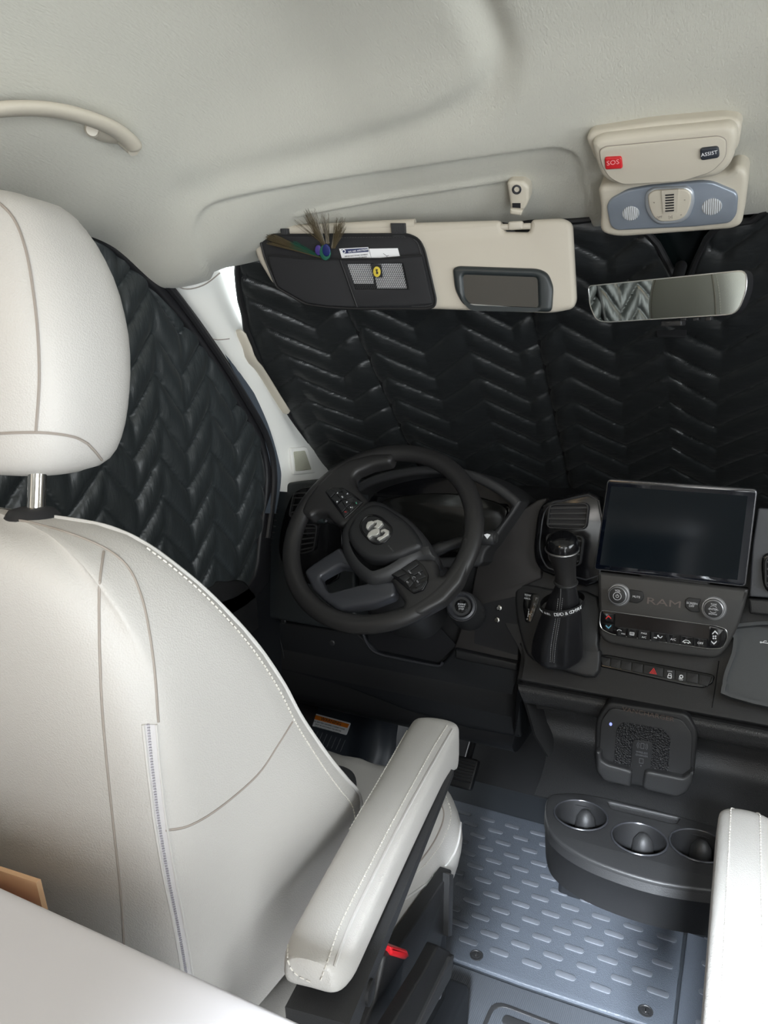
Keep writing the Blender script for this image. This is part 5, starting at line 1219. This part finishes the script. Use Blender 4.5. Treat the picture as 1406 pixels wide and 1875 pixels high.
b = M(); b.prism(FrZ(0), rnd([(-.6, .3), (.60, .3), (.60, 1.09), (.078, 1.10), (.075, 1.262), (-.2, 1.25), (-.6, 1.245)], .01), 0, .005, .002); link('mat', b, mat('ribbed_grey_rubber', (.075, .082, .094), .55, bump=('wave', 90, .5, .0012)), nm_)
b = M(); b.prism(FrZ(0), rnd([(-.24, .7), (.05, .7), (.05, 1.20), (-.24, 1.20)], .03), .004, .0065, .001, holes=[rnd([(-.232, .71), (.042, .71), (.042, 1.192), (-.232, 1.192)], .028)]); b.prism(FrZ(0), rect(-.10, 1.165, .22, .022, .011), .004, .0075, .001); link('raised_ribs', b, dark2, nm_)
# toe board / driver footwell step with ribs
FT = Fr((-.8, 1.50, .30), 38, 0)
st = thing('footwell_step', 'dark blue grey moulded footwell step left of the pedals', 'step', FT.o)
G = []
Lp = smooth_poly([(528, 1232), (522, 1262), (510, 1300), (500, 1350), (500, 1420)], 5); Rp = smooth_poly([(735, 1285), (730, 1320), (726, 1350), (722, 1390), (700, 1440)], 5)
for (x0, y0), (x1, y1) in zip(Lp, Rp):
    row = []
    for k in range(31):
        s = k/30; x = lerp(x0, x1, s); y = lerp(y0, y1, s); c = .018*sstep((s-.60)/.15)-.03*sstep((s-.80)/.2)-.012*math.exp(-((s-.10)/.025)**2)
        row.append(FT.P(*FT.px(x, y, c), c))
    G.append(row)
b = M(); b.grid(G); bstep = b.bvh(); link('surface', b, mat('slate_moulded_plastic', (.028, .034, .045), .42), st, ang=60)
b = M()
for k in range(8):
    P = [(574+k*8.3, 1336+k*2.7), (565+k*8.3, 1357+k*2.7)]; Q = drape(bstep, P, .0008, 4); b.tube(Q, .0011, 6) if len(Q) > 1 else None
link('grip_ribs', b, mat('worn_rib', (.07, .08, .09), .45), st)
wl = thing('warning_sticker', 'orange and white WARNING sticker on the footwell step', 'sticker', FT.P(*FT.px(605, 1325), 0))
def wq(pts, c): return FT.pp(pts, c)
b = M(); b.prism(FT, rnd(wq([(576, 1306), (642, 1324), (634, 1346), (567, 1328)], .002), .003), -.002, .0022); link('label', b, paper, wl)
b = M(); b.prism(FT, wq([(577, 1309), (639.5, 1326), (636, 1333), (574.5, 1316.5)], .0024), .0018, .0026); link('orange_band', b, orange, wl)
A_ = V(wq([(577, 1309)], .0028)[0]); B__ = V(wq([(639.5, 1326)], .0028)[0]); rt = math.degrees(math.atan2(B__.y-A_.y, B__.x-A_.x))
b = M(); pxt(FT, 'WARNING', 606, 1321, .0125, rt, .0029, m=b); link('heading', b, blackp, wl)
b = M()
for s, x, y in (('ALL BATTERY GROUND CONNECTIONS', 602.5, 1328), ('MUST BE DISCONNECTED BEFORE', 600.5, 1332.5), ('SERVICING ELECTRICAL SYSTEMS.', 599, 1337)): pxt(FT, s, x, y, .0050, rt, .0026, m=b)
link('small_print', b, mat('dark_green_print', (.04, .07, .07), .6), wl)
# brake pedal
Fp_ = Fr(aY(848, 1418, 1.55), 35, 0)
pd = thing('brake_pedal', 'black ribbed brake pedal under the dashboard', 'pedal', Fp_.o)
b = M(); b.prism(Fp_, rnd(Fp_.pp([(815, 1378), (878, 1392), (862, 1448), (800, 1432)]), .008), -.012, .006, .004); link('pad', b, dark, pd)
b = M()
for k in range(7):
    t = (k+.8)/8; b.tube([Fp_.P(*Fp_.px(lerp(818, 804, t), lerp(1382, 1430, t), .007), .007), Fp_.P(*Fp_.px(lerp(872, 860, t), lerp(1394, 1440, t), .007), .007)], .0014, 6)
link('ribs', b, silk, pd)
b = M(); b.tube([Fp_.P(0, .03, -.01), Fp_.P(0, .12, -.03), Fp_.P(0, .25, -.10)], .009, 10); link('pedal_arm', b, dark, pd)
# bulkhead under the dash
b = M(); b.box((0, 1.95, .45), (1.75, .04, .95)); struct('wall_front', b, mat('firewall_carpet', (.012, .012, .013), .9), 'dark bulkhead beneath the dashboard')
# ================================================================== FOREGROUND TABLE AND BOX
tb_ = M(); tb_.prism(FrZ(.85), rnd([(-.80, -.6), (-.02, -.6), (-.02, .291), (-.80, .291)], .012), -.03, .0, .004); tt = thing('worktop', 'white laminate worktop edge in the near left foreground', 'table', (-.4, 0, 0)); link('top', tb_, table_m, tt)
b = M(); b.box((-.42, -.18, .41), (.72, .80, .82), .004); link('cabinet', b, table_m, tt)
cb_ = thing('cardboard_sheet', 'tan cardboard sheet standing behind the white worktop', 'cardboard', aY(30, 1640, .30))
Fc2 = Fr(aY(40, 1640, .315), 0, 0)
q = Fc2.pp([(-120, 1555), (66, 1616), (80, 1674), (90, 1740), (-120, 1740)]); b = M(); b.prism(Fc2, q, -.004, .0); link('sheet', b, card_m, cb_)
pb_ = thing('pink_folder', 'thin pink folder edge between the worktop and the cardboard sheet', 'folder', aY(10, 1650, .298))
Fc3 = Fr(aY(10, 1650, .302), 0, 0); b = M(); b.prism(Fc3, Fc3.pp([(-120, 1592), (0, 1636), (44, 1657), (50, 1720), (-120, 1720)]), -.003, .0); link('cover', b, pink, pb_)
for o in bpy.data.objects:
    if '_o' in o: del o['_o']
